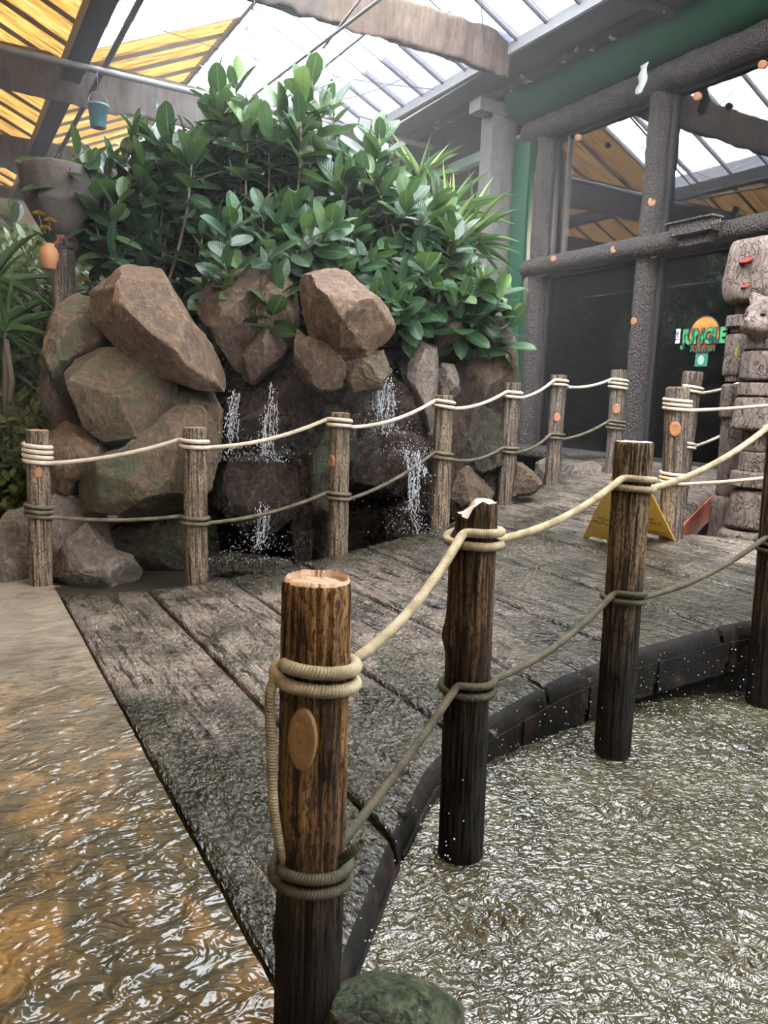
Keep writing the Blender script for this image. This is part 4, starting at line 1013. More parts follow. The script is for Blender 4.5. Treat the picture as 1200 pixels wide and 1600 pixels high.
# dark rock face behind everything
boulder([(110, 640), (130, 520), (230, 470), (400, 480), (560, 500), (700, 480), (800, 520), (806, 700), (780, 800), (640, 845), (480, 900), (330, 900), (180, 850)], 7.6, .5, 'rockwet', 'dark wet rock face that the waterfalls run down, behind the boulders', 1, 10, .98, 1.6, 'rock_face', 'rock', .85, .9)
BL = [
 ([(135, 452), (160, 425), (215, 402), (240, 405), (262, 445), (300, 505), (338, 550), (360, 585), (345, 606), (300, 600), (240, 580), (190, 545), (150, 500)], 6.05, .42, 'rock', 'largest slanting boulder with a sharp peak, at the top left of the rock pile', 16),
 ([(93, 485), (118, 463), (142, 470), (162, 515), (176, 545), (150, 560), (112, 580), (100, 640), (78, 610), (66, 560), (75, 510)], 6.35, .4, 'rockmoss', 'upright boulder at the upper left edge of the pile, just under the stone bowl post', 12),
 ([(110, 590), (122, 560), (165, 545), (200, 552), (240, 574), (268, 600), (262, 650), (225, 680), (182, 700), (160, 682), (125, 655), (110, 625)], 6.0, .40, 'rockmoss', 'rounded boulder with a green patch under the largest slanting boulder', 14),
 ([(68, 560), (100, 580), (112, 640), (118, 680), (95, 690), (82, 650)], 6.5, .3, 'rock2', 'narrow dark rock wedge on the left edge of the pile', 8),
 ([(78, 700), (95, 660), (130, 672), (172, 700), (168, 725), (120, 750), (105, 770), (85, 752)], 5.95, .3, 'rock', 'small angular boulder right behind the leftmost rope post', 10),
 ([(98, 760), (150, 722), (205, 702), (250, 668), (275, 640), (312, 640), (330, 670), (335, 720), (320, 765), (275, 800), (240, 812), (190, 802), (140, 792)], 5.95, .42, 'rockmoss', 'long mossy boulder low in the pile behind the second rope post', 14),
 ([(225, 640), (262, 590), (320, 600), (345, 640), (340, 720), (300, 700)], 6.35, .35, 'rockmoss', 'moss-streaked rock wedged under the largest slanting boulder', 10),
 ([(22, 820), (40, 765), (100, 752), (125, 760), (160, 800), (172, 860), (150, 910), (30, 910)], 5.98, .30, 'rockgrey', 'smooth grey ground boulder around the foot of the leftmost rope post', 8),
 ([(-30, 900), (-12, 840), (18, 800), (50, 800), (62, 850), (60, 912), (30, 925), (-20, 925)], 5.7, .25, 'rockgrey', 'pale ground boulder at the left picture edge', 8),
 ([(80, 895), (95, 840), (122, 808), (148, 835), (172, 860), (200, 868), (219, 898), (212, 914), (150, 918), (95, 915)], 5.80, .24, 'rockgrey', 'low rounded rock with a dark wet end, right of the leftmost rope post', 9),
 ([(300, 470), (320, 430), (370, 415), (425, 430), (430, 480), (402, 530), (372, 578), (345, 545)], 6.55, .38, 'rock2', 'brown ridged boulder under the leaves between the two highest boulders', 12),
 ([(400, 470), (420, 430), (455, 440), (466, 480), (462, 530), (438, 540), (408, 520)], 6.45, .28, 'rockmoss', 'narrow boulder with a green streak above the left waterfall', 10),
 ([(370, 585), (385, 545), (420, 515), (447, 540), (440, 560), (395, 598)], 6.3, .26, 'rock2', 'small tan boulder at the lip of the left waterfall', 9),
 ([(468, 445), (480, 422), (505, 416), (540, 428), (600, 478), (619, 510), (605, 530), (562, 556), (530, 562), (490, 525), (472, 482)], 6.05, .38, 'rock', 'big tan boulder in the top centre of the pile between the waterfalls', 14),
 ([(460, 560), (466, 515), (480, 530), (520, 545), (537, 572), (530, 600), (502, 609), (474, 592)], 6.1, .28, 'rock2', 'dark-sided boulder directly below the top centre boulder', 10),
 ([(533, 578), (555, 560), (598, 548), (607, 580), (592, 605), (552, 612)], 6.2, .26, 'rockmoss', 'small greenish boulder at the lip of the right waterfall', 9),
 ([(622, 545), (640, 525), (680, 530), (684, 580), (681, 640), (674, 684), (656, 645), (634, 600)], 7.05, .28, 'rockgrey', 'tall pale pointed slab right of the right waterfall', 12),
 ([(655, 480), (690, 445), (726, 468), (724, 520), (702, 560), (684, 545)], 7.3, .3, 'rockmoss', 'mossy boulder under the leaves above the pale pointed slab', 10),
 ([(712, 525), (735, 490), (780, 500), (800, 530), (806, 600), (790, 645), (742, 625), (712, 585)], 7.75, .34, 'rock2', 'dark brown boulder at the right end of the pile under the leaves', 12),
 ([(680, 600), (690, 572), (708, 575), (716, 610), (700, 625), (684, 618)], 7.2, .2, 'rockgrey', 'small pale stone beside the fourth rope post', 8),
 ([(704, 650), (740, 632), (785, 650), (782, 730), (755, 765), (715, 745)], 7.45, .3, 'rockwet2', 'wet dark boulder between the fourth and fifth rope posts', 10),
 ([(702, 745), (730, 730), (768, 770), (765, 800), (716, 815), (700, 790)], 7.3, .26, 'rock2', 'brown foot rock between the fourth and fifth rope posts', 9),
 ([(348, 640), (372, 595), (430, 550), (470, 545), (486, 600), (488, 680), (455, 725), (385, 725), (345, 690)], 6.55, .30, 'rockwet', 'wet black boulder at the top of the left waterfall', 12),
 ([(322, 765), (345, 722), (415, 716), (455, 735), (466, 790), (425, 832), (345, 822)], 6.3, .34, 'rockwet', 'wet overhanging ledge rock halfway down the left waterfall', 12),
 ([(440, 730), (475, 700), (490, 780), (485, 880), (455, 890), (438, 820)], 6.55, .25, 'rockwet', 'reddish wet rock stub beside the left waterfall', 9),
 ([(484, 650), (498, 612), (540, 600), (556, 690), (530, 790), (545, 870), (500, 882), (480, 800)], 6.65, .3, 'rockwet2', 'upright olive-brown rock column behind the third rope post', 10),
 ([(535, 620), (600, 585), (645, 615), (660, 690), (600, 690), (545, 700)], 6.95, .3, 'rockwet', 'wet black rock at the top of the right waterfall', 10),
 ([(540, 745), (548, 695), (600, 668), (655, 685), (680, 725), (664, 762), (600, 775), (555, 770)], 6.80, .36, 'rockwet', 'wet ledge rock halfway down the right waterfall', 12),
 ([(600, 800), (640, 770), (690, 775), (695, 820), (650, 850), (605, 850)], 7.0, .28, 'rockwet', 'wet rock at the foot of the right waterfall', 9),
 ([(320, 885), (345, 862), (400, 868), (455, 878), (470, 895), (420, 905), (340, 905)], 6.15, .16, 'rockwet2', 'flat splash stone at the foot of the left waterfall', 8),
 ([(140, 830), (200, 795), (330, 780), (340, 880), (280, 892), (150, 890)], 6.4, .25, 'rockwet2', 'dark shaded rock low between the first two rope posts', 9),
 ([(805, 738), (806, 715), (826, 730), (845, 757), (835, 768), (800, 775)], 7.35, .16, 'rock2', 'small brown rock at the foot of the green base wall', 7),
 ([(875, 748), (880, 728), (925, 722), (945, 735), (940, 750), (890, 755)], 8.75, .2, 'rockgrey', 'low grey rock under the window ledge between two rope posts', 7),
]
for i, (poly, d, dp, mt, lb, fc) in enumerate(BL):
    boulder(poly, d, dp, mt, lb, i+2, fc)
# mossy rock in the pool by the viewer
boulder([(500, 1600), (520, 1560), (570, 1543), (640, 1545), (700, 1568), (740, 1600), (745, 1680), (620, 1720), (500, 1690)], 1.55, .16, 'poolrock', 'dark mossy rock at the bottom picture edge beside the biggest post', 60, 8, 1.0, .35)

# ------------------------------------------------------------------ waterfalls
def spray_mat():
    m = Mat('falling_water', .08, .8); m.col((.62, .63, .66)); m.b.inputs['Transmission Weight'].default_value = .25; m.b.inputs['IOR'].default_value = 1.33; return m.m
M['spray'] = spray_mat()
def film_mat():
    m = Mat('thin_water_film', .06, .6); co = m.coord((1, 1, .22), 'World'); n = m.noise(co, 30, 6, .8, .8); m.col((.65, .66, .70)); m.l(m.ramp(n, [(.50, (.0,)*3), (.66, (.5,)*3)]), m.b.inputs['Alpha']); m.bump(n, .02); return m.m
M['film'] = film_mat()
def drop_geo(mb, c, r, st=1.0, n=6):
    V = []; 
    for k, (a, z) in enumerate(((0.0, 1), (.8, .5), (1, 0), (.7, -.6), (0, -1))):
        for j in range(n):
            t = j*2*math.pi/n; V.append((c[0]+r*a*math.cos(t), c[1]+r*a*math.sin(t), c[2]+r*z*st))
    mb.add(V, [(k*n+j, k*n+(j+1) % n, (k+1)*n+(j+1) % n, (k+1)*n+j) for k in range(4) for j in range(n)])
def waterfall(label, strands, splashes, dd, films):
    e = empty('waterfall', P(*strands[0][-1], dd)); tag(e, label, 'waterfall'); pi = Matrix.Translation(-e.location)
    g = np.random.default_rng(5+len(strands))
    for path in strands:
        mb = MB(); pts = [P(x, y, dd) for x, y in path]; Ls = len(pts)-1
        for _ in range(4):
            off = g.normal(size=3)*.018; start = g.random()*.3; en = .6+g.random()*.4; q = []
            for t in np.linspace(start*Ls, en*Ls, 26):
                k = min(int(t), Ls-1); p = pts[k].lerp(pts[k+1], t-k); q.append(p+Vector(off)*(1+.3*t)+Vector(g.normal(size=3)*.005))
            rr = .0010+.0024*np.abs(np.sin(np.linspace(0, 9, 26)+g.random()*6)); mb.tube(q, rr, 5)
        for _ in range(80):
            t = g.random()*Ls; k = min(int(t), Ls-1); p = pts[k].lerp(pts[k+1], t-k)+Vector(g.normal(size=3)*Vector((.022, .022, .02)).x); drop_geo(mb, p, .0018+.003*g.random(), 1+2.5*g.random())
        o = mb.build('water_strand', M['spray'], e, True); o.matrix_parent_inverse = pi; o['kind'] = 'stuff'
    mb = MB()
    for (x, y, w, h, nn_) in splashes:
        for _ in range(nn_):
            p = P(x+g.normal()*w, y-abs(g.normal())*h, dd-.1+g.normal()*.1); drop_geo(mb, p, .0015+.0028*g.random()**2, 1+g.random())
    o = mb.build('splash_drops', M['spray'], e, True); o.matrix_parent_inverse = pi; o['kind'] = 'stuff'
    return e
waterfall('thin left-hand waterfall running in broken strands down the dark rocks',
    [[(368, 612), (362, 640), (352, 680)], [(366, 640), (360, 680), (357, 712)], [(427, 595), (424, 640), (420, 690), (422, 716)], [(412, 640), (410, 690), (412, 712)], [(408, 785), (406, 820), (402, 855)], [(415, 790), (414, 830), (400, 862)]],
    [(365, 720, 22, 14, 160), (420, 722, 24, 16, 200), (405, 862, 34, 22, 240), (380, 880, 50, 10, 160)], 5.98, [])
waterfall('wider right-hand waterfall spilling over the ledge rock',
    [[(605, 585), (600, 620), (598, 655), (602, 680)], [(612, 590), (612, 630), (608, 672)], [(590, 590), (592, 630), (590, 668)], [(640, 715), (648, 745), (645, 790)], [(650, 705), (655, 730), (668, 745)], [(655, 712), (650, 760), (648, 800), (662, 830)], [(635, 700), (640, 750), (640, 800)]],
    [(605, 678, 24, 14, 260), (640, 712, 22, 12, 200), (640, 835, 30, 30, 260), (600, 640, 16, 40, 200)], 6.42, [])
gd = MB(); g = np.random.default_rng(3)
for _ in range(420):
    X = .8+4.0*g.random(); y = near_Y(X)-.02-abs(g.normal())*.25
    drop_geo(gd, (X, y, -.05+abs(g.normal())*.16), .0016+.002*g.random(), 1)
tag(gd.build('splash_drops', M['spray'], None, True), 'tiny water drops bouncing over the pool beside the boardwalk', 'water drops', kind='stuff')

# ------------------------------------------------------------------ wet floor sign
def wet_sign():
    c = P(985, 842, 4.9); zc = float(ramp_z(c.x)); bl, br = onZ(911, 848, .42), onZ(1055, 834, .45)
    e = empty('wet_floor_sign', (0, 0, 0)); tag(e, 'yellow folding wet floor sign standing open behind the pale-topped rope post', 'sign')
    Hh = .62; apex = P(981, 712, 4.9)
    base = Vector((0, 0, 0)); e.location = Vector((apex.x, apex.y, float(ramp_z(apex.x))-.01)); Hh = apex.z-e.location.z
    fdir = [Vector((-.62, -.78, 0)).normalized(), Vector((.80, -.60, 0)).normalized()]
    def leaf(nm, d0, d1, mat):
        # a panel whose top is at the apex and whose foot runs from d0 to d1 (floor points)
        a = Vector(d0); b = Vector(d1); t0 = Vector((0, 0, Hh)); u = (b-a); W_ = u.length; u.normalize(); mid = (a+b)/2; upv = (t0-mid); L = upv.length; upv.normalize(); nrm = u.cross(upv)
        Mx = Matrix(((u.x, upv.x, nrm.x, mid.x), (u.y, upv.y, nrm.y, mid.y), (u.z, upv.z, nrm.z, mid.z), (0, 0, 0, 1)))
        out = [(-W_/2, 0), (-W_/2+.055, 0), (-W_/2+.085, .045), (W_/2-.085, .045), (W_/2-.055, 0), (W_/2, 0), (.045, L), (-.045, L)]
        V = [Mx @ Vector((x, y, .006)) for x, y in out]+[Mx @ Vector((x, y, -.006)) for x, y in out]; n = len(out)
        mb = MB().add(V, [tuple(range(n)), tuple(range(n, 2*n))[::-1]]+[(i, n+i, n+(i+1) % n, (i+1) % n) for i in range(n)])
        for sgn in (1, -1):
            for i in range(9): mb.box((-W_/2+.07+.028*i, .065+.0, sgn*.006-.001), (-W_/2+.074+.028*i, .115, sgn*.009), Mx @ Matrix.Shear('XY', 4, (0, 0)) )
            mb.box((-W_*.36, .135, sgn*.006-.001), (W_*.36, .143, sgn*.010), Mx)
        for sx in (-1, 1):
            mb.tube([Mx @ Vector((sx*(W_/2-.004), 0, 0)), Mx @ Vector((sx*.043, L, 0))], .008, 6)
        o = mb.build(nm, mat, e); return o, Mx, W_, L
    loc = e.location
    def fl(px, py):
        q = onZ(px, py, float(ramp_z(onZ(px, py, .45).x)))-loc; q.z = float(ramp_z(q.x+loc.x))-loc.z+.003; return q
    L1 = leaf('front_panel', fl(911, 848), fl(958, 860), M['signyellow'])
    r0 = fl(1055, 838); l0 = fl(988, 826)
    L2 = leaf('rear_panel', l0, r0, M['signyellow'])
    for (o, Mx, W_, L), z in ((L1, .011), (L2, .011)):
        for s, y, sz, xo in (('\uFEAE\uFEF3\uFEAC\uFEA4\uFE97', .335, .062, 0), ('\uFEEA\uFEE0\uFEE0\uFE92\uFEE3', .27, .056, -.052), ('\uFE94\uFEF4\uFEBF\uFEAD\uFE83', .27, .056, .052)):
            t = text_obj('arabic_lettering', s, sz, M['ink'], e, (0, 0, 0), (0, 0, 0), .0006)
            nz_ = z if (Mx.to_3x3() @ Vector((0, 0, 1))).dot(CAM-loc) > 0 else -z
            T_ = Mx @ Matrix.Translation((xo*(1 if nz_ > 0 else -1), y, nz_))
            if nz_ < 0: T_ = T_ @ Matrix.Rotation(math.pi, 4, 'Y')
            t.rotation_mode = 'QUATERNION'; t.location = T_.translation; t.rotation_quaternion = T_.to_quaternion()
wet_sign()
cov = onZ(690, 940, .12)
for (px, py, lb) in ((690, 939, 'round drain plug set in the boards behind the second nearest post'), (629, 1270, 'small ring fixing in the wet boards right of the biggest post'), (572, 1360, 'tiny ring fixing in the wet boards low beside the biggest post'), (812, 822, 'round flat plug in the boards near the far railing'), (770, 1146, 'ring fixing near the pool edge between the near posts')):
    q = onZ(px, py, .1); q = onZ(px, py, float(ramp_z(q.x))); rr = .045 if py in (939, 822) else .018
    o = lathe('floor_plug', [(0, .004), (rr*.8, .004), (rr*.82, .001), (rr*.9, .001), (rr*.92, .007), (rr, .007), (rr, -.01)], Matrix(), M['darkmetal'], None, 24); o.location = (q.x, q.y, float(ramp_z(q.x))+.001); tag(o, lb, 'fixing')
q = onZ(72, 920, .0); lf = mesh_obj('fallen_leaf', [(0, 0, 0.01), (.05, -.02, .02), (.09, .01, .012), (.04, .03, .016)], [(0, 1, 2, 3)], simple('dry_leaf', (.45, .2, .08), .7)); lf.location = q+Vector((0, -.05, .01)); lf.modifiers.new('t', 'SOLIDIFY').thickness = .003
tag(lf, 'small orange fallen leaf at the foot of the leftmost rope post', 'leaf')

# ------------------------------------------------------------------ plants
def leaf_template(nl=7, fold=.18, droop=.25, shape='oval'):
    V = []; UV = []
    for i in range(nl+1):
        t = i/nl
        if shape == 'oval': w = (math.sin(math.pi*min(1, t*.93+.05))**.5)*1.04 if i < nl else .02
        else: w = (min(1, t*5+.15))*(1-t)**.75
        if i == nl: w = .12 if shape == 'oval' else .02
        for s in (-1, -.5, 0, .5, 1):
            V.append((s*w*.5, t, abs(s)*w*fold*.5-droop*t*t*.5)); UV.append((.5+s*.5, t))
    Fc = [(i*5+j, i*5+j+1, (i+1)*5+j+1, (i+1)*5+j) for i in range(nl) for j in range(4)]
    return np.array(V), np.array(UV), np.array(Fc)
def leaves(name, P0, D, N, L, Wd, tint, mat, tpl, parent):
    P0, D, N = (np.asarray(a, float) for a in (P0, D, N)); D = D/np.linalg.norm(D, axis=1)[:, None]
    Xa = np.cross(D, N); Xa /= np.linalg.norm(Xa, axis=1)[:, None]+1e-9; Na = np.cross(Xa, D)
    tv, tu, tf = tpl; n = len(P0); k = len(tv); L = np.asarray(L)[:, None, None]; Wd = np.asarray(Wd)[:, None, None]
    g = np.random.default_rng(n); bend = (.5+g.random(n))[:, None, None]
    V = P0[:, None, :]+Xa[:, None, :]*tv[None, :, 0:1]*Wd+D[:, None, :]*tv[None, :, 1:2]*L+Na[:, None, :]*tv[None, :, 2:3]*L*bend*.8
    Fc = (tf[None]+np.arange(n)[:, None, None]*k).reshape(-1, 4)
    o = mesh_obj(name, V.reshape(-1, 3), Fc.tolist(), mat, None, True, np.tile(tu, (n, 1)), np.repeat(np.asarray(tint), k))
    if parent is not None: o.parent = parent; o.matrix_parent_inverse = Matrix.Translation(-Vector(parent.location))
    return o
T_OV = leaf_template(); T_OV2 = leaf_template(5, .1, .35); T_SP = leaf_template(7, .35, .5, 'spear')
def inside(poly, x, y):
    c = False; n = len(poly)
    for i in range(n):
        (x0, y0), (x1, y1) = poly[i], poly[(i+1) % n]
        if (y0 > y) != (y1 > y) and x < (x1-x0)*(y-y0)/(y1-y0)+x0: c = not c
    return c
def shrub(label, poly, dr, base, ntips, leafL, leafW, mat, tpl, seed=0, per=13, name='rubber_plant', tips=(), stem=.010, cat='plant', spread=.9, zfloor=None, seg=.55, light=.35, group=None, sl_=.55):
    g = np.random.default_rng(seed); xs = [p[0] for p in poly]; ys = [p[1] for p in poly]
    e = empty(name, base); tag(e, label, cat, group); base = Vector(base); pi = Matrix.Translation(-base)
    T = [P(x, y, d) for x, y, d in tips]; ntop = len(T)
    while len(T) < ntips+ntop:
        x, y = g.uniform(min(xs), max(xs)), g.uniform(min(ys), max(ys))
        if inside(poly, x, y): T.append(P(x, y, g.uniform(*dr)))
    sm = MB(); P0 = []; D = []; N = []; L = []; Wd = []; TT = []
    for ti, t in enumerate(T):
        mid = base.lerp(t, .55)+Vector((g.normal()*.15, g.normal()*.15, -.05)); mid.x += (t.x-base.x)*.15; mid.y += (t.y-base.y)*.15
        pts = [base*(1-u)**2+mid*2*u*(1-u)+t*u*u for u in np.linspace(0, 1, 12)]
        if ti % 2 == 0 or ti < ntop: sm.tube(pts, np.linspace(stem*2, stem*.6, 12), 6)
        else: sm.tube(pts[8:], np.linspace(stem*1.2, stem*.5, 4), 5)
        lenT = min(seg, (t-base).length*.6); dirv = (pts[-1]-pts[-3]).normalized(); a0 = g.random()*6.28
        pr = per+int(g.integers(-2, 3)); hi = 1 if ti < ntop else 0
        for k in range(pr):
            u = k/pr; s = lenT*(1-u)
            p = t-dirv*s+Vector(g.normal(size=3)*.015)
            a = a0+k*2.4; o1 = dirv.orthogonal().normalized(); o2 = dirv.cross(o1); rad = o1*math.cos(a)+o2*math.sin(a)
            dd = rad*(1.0-.55*u)+dirv*(.15+1.15*u*u)+Vector((0, 0, .10-.9*(1-u)*g.random())); dd.normalize()
            nn = Vector((0, 0, 1))*.8+dirv*.4-rad*.2+(CAM-t).normalized()*.35+Vector(g.normal(size=3)*.35)
            P0.append(p); D.append(dd); N.append(nn); q = (.75+.45*g.random())*(1 if u < .8 else .75)
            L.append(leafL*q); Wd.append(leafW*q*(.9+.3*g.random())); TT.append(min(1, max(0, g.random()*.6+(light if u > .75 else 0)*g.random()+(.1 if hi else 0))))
    o = sm.build('stems', M['bark'], e, True); o.matrix_parent_inverse = pi
    leaves('foliage', P0, D, N, L, Wd, TT, M[mat], tpl, e)
    return e
def v3(p): return (p.x, p.y, p.z)
shrub('tall rubber plant rising highest in the middle, its top shoots against the white roof', [(250, 300), (300, 215), (340, 150), (400, 170), (470, 150), (505, 220), (520, 330), (480, 400), (330, 400)], (7.3, 8.4), v3(P(400, 560, 7.6)), 55, .30, .150, 'ficus', T_OV, 1, 15,
      tips=[(338, 118, 7.3), (366, 118, 7.4), (345, 150, 7.2), (438, 150, 7.5), (475, 140, 7.4), (492, 105, 7.5), (502, 160, 7.5), (330, 190, 7.3), (390, 180, 7.2), (470, 190, 7.2), (420, 200, 7.3)], seg=.6)
shrub('spreading rubber plant left of the tall one, beside the stone bowl', [(118, 290), (170, 240), (215, 200), (290, 210), (330, 260), (320, 370), (270, 395), (200, 380), (130, 400), (110, 350)], (6.9, 8.0), v3(P(230, 520, 7.2)), 48, .28, .140, 'ficus', T_OV, 2, 13,
      tips=[(205, 190, 7.1), (235, 205, 7.2), (262, 192, 7.1), (285, 205, 7.2), (150, 262, 6.9), (175, 250, 7.0), (300, 225, 6.8), (190, 300, 6.7), (165, 378, 6.7)], seg=.55)
shrub('rubber plant hanging its leaves over the rocks in the middle', [(300, 330), (430, 300), (560, 330), (600, 420), (560, 440), (470, 425), (440, 430), (400, 420), (330, 440), (290, 400)], (6.6, 7.6), v3(P(430, 520, 7.3)), 46, .28, .142, 'ficus', T_OV, 3, 12,
      tips=[(420, 380, 6.3), (350, 412, 6.3), (355, 450, 6.3), (480, 350, 6.4), (520, 345, 6.4), (365, 330, 6.4), (440, 440, 6.4), (310, 440, 6.5)], seg=.5)
shrub('rubber plant to the right of the tall one below the soffit', [(470, 290), (520, 230), (560, 240), (600, 235), (650, 300), (700, 320), (720, 420), (640, 440), (560, 420), (500, 400)], (7.2, 8.4), v3(P(610, 560, 7.8)), 52, .29, .146, 'ficus', T_OV, 4, 13,
      tips=[(568, 215, 7.5), (592, 205, 7.4), (600, 250, 7.4), (555, 258, 7.4), (520, 150, 7.8), (640, 300, 7.2), (685, 300, 7.4), (530, 270, 7.3)], seg=.55)
shrub('low rubber plant drooping over the right end of the rocks towards the window', [(560, 410), (640, 400), (720, 400), (770, 430), (800, 480), (740, 475), (680, 470), (620, 490), (580, 470)], (6.9, 7.8), v3(P(680, 540, 7.6)), 30, .27, .138, 'ficus', T_OV, 5, 11,
      tips=[(590, 455, 6.5), (600, 480, 6.5), (620, 480, 6.5), (672, 440, 6.8), (780, 470, 7.5), (800, 490, 7.5), (790, 450, 7.6), (770, 490, 7.4), (640, 470, 6.7), (735, 490, 7.1)], seg=.42)
# dark planting behind
def mass(label, poly, dr, base, n, mat, L_, W_, seed, name='background_shrub', per=12, seg=.6):
    return shrub(label, poly, dr, v3(base), n, L_, W_, mat, T_OV2, seed, per, name=name, cat='shrub', seg=seg, stem=.012)
mass('dense dark shrub behind the rubber plants on the left', [(100, 330), (200, 300), (330, 300), (380, 480), (120, 500)], (8.6, 9.6), P(240, 640, 9.0), 60, 'ficus', .28, .12, 21)
mass('dense dark shrub behind the middle of the rubber plants', [(330, 280), (520, 260), (600, 330), (600, 500), (330, 500)], (8.8, 9.8), P(450, 640, 9.2), 70, 'ficus', .28, .12, 22)
mass('dense dark shrub behind the right of the rubber plants', [(540, 300), (640, 270), (730, 360), (740, 500), (560, 520)], (8.8, 9.8), P(640, 640, 9.4), 50, 'ficus', .28, .12, 23)
def mass_world(label, c, r, n, seed):
    g = np.random.default_rng(seed); tips = []
    for _ in range(n):
        v = g.normal(size=3); v /= np.linalg.norm(v); q = Vector((c[0]+r[0]*v[0], c[1]+r[1]*v[1], max(.3, c[2]+r[2]*v[2]))); w = q-CAM; dd = w.dot(fwd)
        tips.append((600+F*w.dot(iR)/dd, 800-F*w.dot(iU)/dd, w.dot(fh)))
    return shrub(label, [(0, 0), (1, 0), (0, 1)], (7, 8), (c[0], c[1], 0), 0, .42, .17, 'ficus', T_OV2, seed, 14, name='background_shrub', cat='shrub', seg=.7, stem=.012, tips=tips)
mass_world('big dark shrub outside the left picture edge, mirrored in the window', (-.6, 11.6, 2.2), (1.3, 1.3, 2.0), 90, 61)  # added out of view, gives the glass dark foliage to reflect
mass_world('second big dark shrub mirrored low in the shop window', (-1.6, 14.6, 2.3), (1.5, 1.6, 2.2), 90, 62)  # put in out of view to keep the lower pane reflections dark
mass_world('tall dark shrub far behind the stone bowl', (1.2, 16.5, 2.4), (1.6, 1.2, 2.2), 80, 63)
mass_world('dark shrub deep in the back behind the tall rubber plant', (4.2, 15.5, 2.3), (1.7, 1.2, 2.2), 70, 64)
mass_world('big dark shrub left of the viewer, mirrored in the window', (-3.4, 9.5, 2.2), (1.3, 1.6, 2.1), 80, 65)  # another added shrub, there only for its dark reflection
# spiky plant at the pillar
def spiky(label, base, tips, n, L_, W_, seed, name='spiky_palm', mat='spiky'):
    g = np.random.default_rng(seed); e = empty(name, v3(base)); tag(e, label, 'plant'); P0 = []; D = []; N = []; L = []; Wd = []; TT = []; sm = MB()
    for tp in tips:
        c = P(*tp); sm.tube([base, base.lerp(c, .6)+Vector((.05, 0, 0)), c], [.03, .025, .02], 8)
        for k in range(n):
            a = k*2.4+g.random(); el = g.uniform(-.5, 1.35); d = Vector((math.cos(a)*math.cos(el), math.sin(a)*math.cos(el), math.sin(el)))
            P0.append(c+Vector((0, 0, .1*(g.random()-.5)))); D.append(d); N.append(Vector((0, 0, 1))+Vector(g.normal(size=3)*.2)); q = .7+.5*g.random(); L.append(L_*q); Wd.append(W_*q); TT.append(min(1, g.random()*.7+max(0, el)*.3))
    o = sm.build('stems', M['bark'], e, True); o.matrix_parent_inverse = Matrix.Translation(-base)
    leaves('foliage', P0, D, N, L, Wd, TT, M[mat], T_SP, e)
spiky('spiky long-leaved plant beside the grey corner pillar', P(690, 560, 8.6), [(700, 345, 8.4), (735, 380, 8.4), (655, 290, 8.8), (700, 410, 8.1)], 34, .62, .05, 31)
spiky('drooping reed-like plant at the left picture edge', P(10, 700, 6.9), [(8, 520, 6.7), (-10, 450, 6.8)], 26, .55, .05, 32, 'reed_plant')
# left hedge
def hedge(label, poly, dr, base, n, mat, L_, W_, seed, per=16):
    return shrub(label, poly, dr, v3(base), n, L_, W_, mat, T_OV2, seed, per, name='hedge_shrub', cat='shrub', seg=.45, stem=.007, light=.5)
hedge('tall pale-green hedge shrub at the far left under the stone bowl', [(-60, 400), (40, 360), (100, 400), (115, 480), (90, 600), (-60, 610)], (7.4, 8.6), P(20, 780, 8.0), 110, 'shrub', .15, .055, 41)
hedge('low yellow-green hedge shrub left of the rope posts', [(-60, 600), (20, 590), (70, 610), (95, 680), (85, 760), (30, 830), (-60, 840)], (6.6, 7.5), P(20, 800, 7.1), 120, 'shrubgold', .10, .06, 42)
hedge('distant hedge shrub behind the stone bowl', [(-80, 360), (60, 350), (140, 380), (150, 500), (-60, 520)], (10.5, 12.5), P(40, 660, 11.5), 90, 'shrub', .24, .09, 43, 14)
# ------------------------------------------------------------------ stone bowl on its post
bc = P(97, 372, 6.9)
e = empty('stone_bowl_planter', (bc.x, bc.y, 0)); tag(e, 'wide dark stone bowl on a tree-trunk post above the left rocks', 'planter')
top = P(97, 268, 6.9).z; bz = bc.z
def br(t, z, k): return 1+.05*math.sin(3*t+1)+.03*float(vnoise([math.cos(t)*3, math.sin(t)*3, z*4]))+.02*float(vnoise([math.cos(t)*14, math.sin(t)*14, z*3]))
h = top-bz
lathe('bowl', [(.0, bz+.01), (.08, bz), (.15, bz+.05*h), (.225, bz+.25*h), (.285, bz+.46*h), (.305, bz+.52*h), (.295, bz+.54*h), (.32, bz+.66*h), (.335, bz+.9*h), (.345, top), (.33, top+.012), (.30, top-.02), (.28, top-.12), (0, top-.14)], Matrix(), simple('dark_cast_stone', (.08, .068, .06), .75, bump=.02, bscale=12), e, 72, br)
lathe('collar', [(.0, bz-.11), (.09, bz-.11), (.125, bz-.08), (.12, bz-.03), (.105, bz+.02), (0, bz+.03)], Matrix(), M['postgrey'], e, 40, br)
lathe('trunk_post', [(0, 0), (.105, 0), (.10, .6), (.095, 1.4), (.098, bz-.07), (0, bz-.06)]+[], Matrix(), M['postgrey'], e, 40, br)
tube('red_string', [(.125*math.cos(t), .125*math.sin(t), bz-.01+.01*math.sin(t)) for t in np.linspace(0, 6.28, 30)], .005, M['redpaint'], e, 6)
e2 = shrub('rubber plant shoot growing from the stone bowl', [(90, 255), (150, 255), (150, 262), (90, 262)], (6.8, 7.0), (bc.x, bc.y, top-.1), 3, .26, .11, 'ficus', T_OV, 51, 4, tips=[(140, 232, 6.7), (92, 240, 6.8), (112, 258, 6.6)], seg=.2, stem=.006)
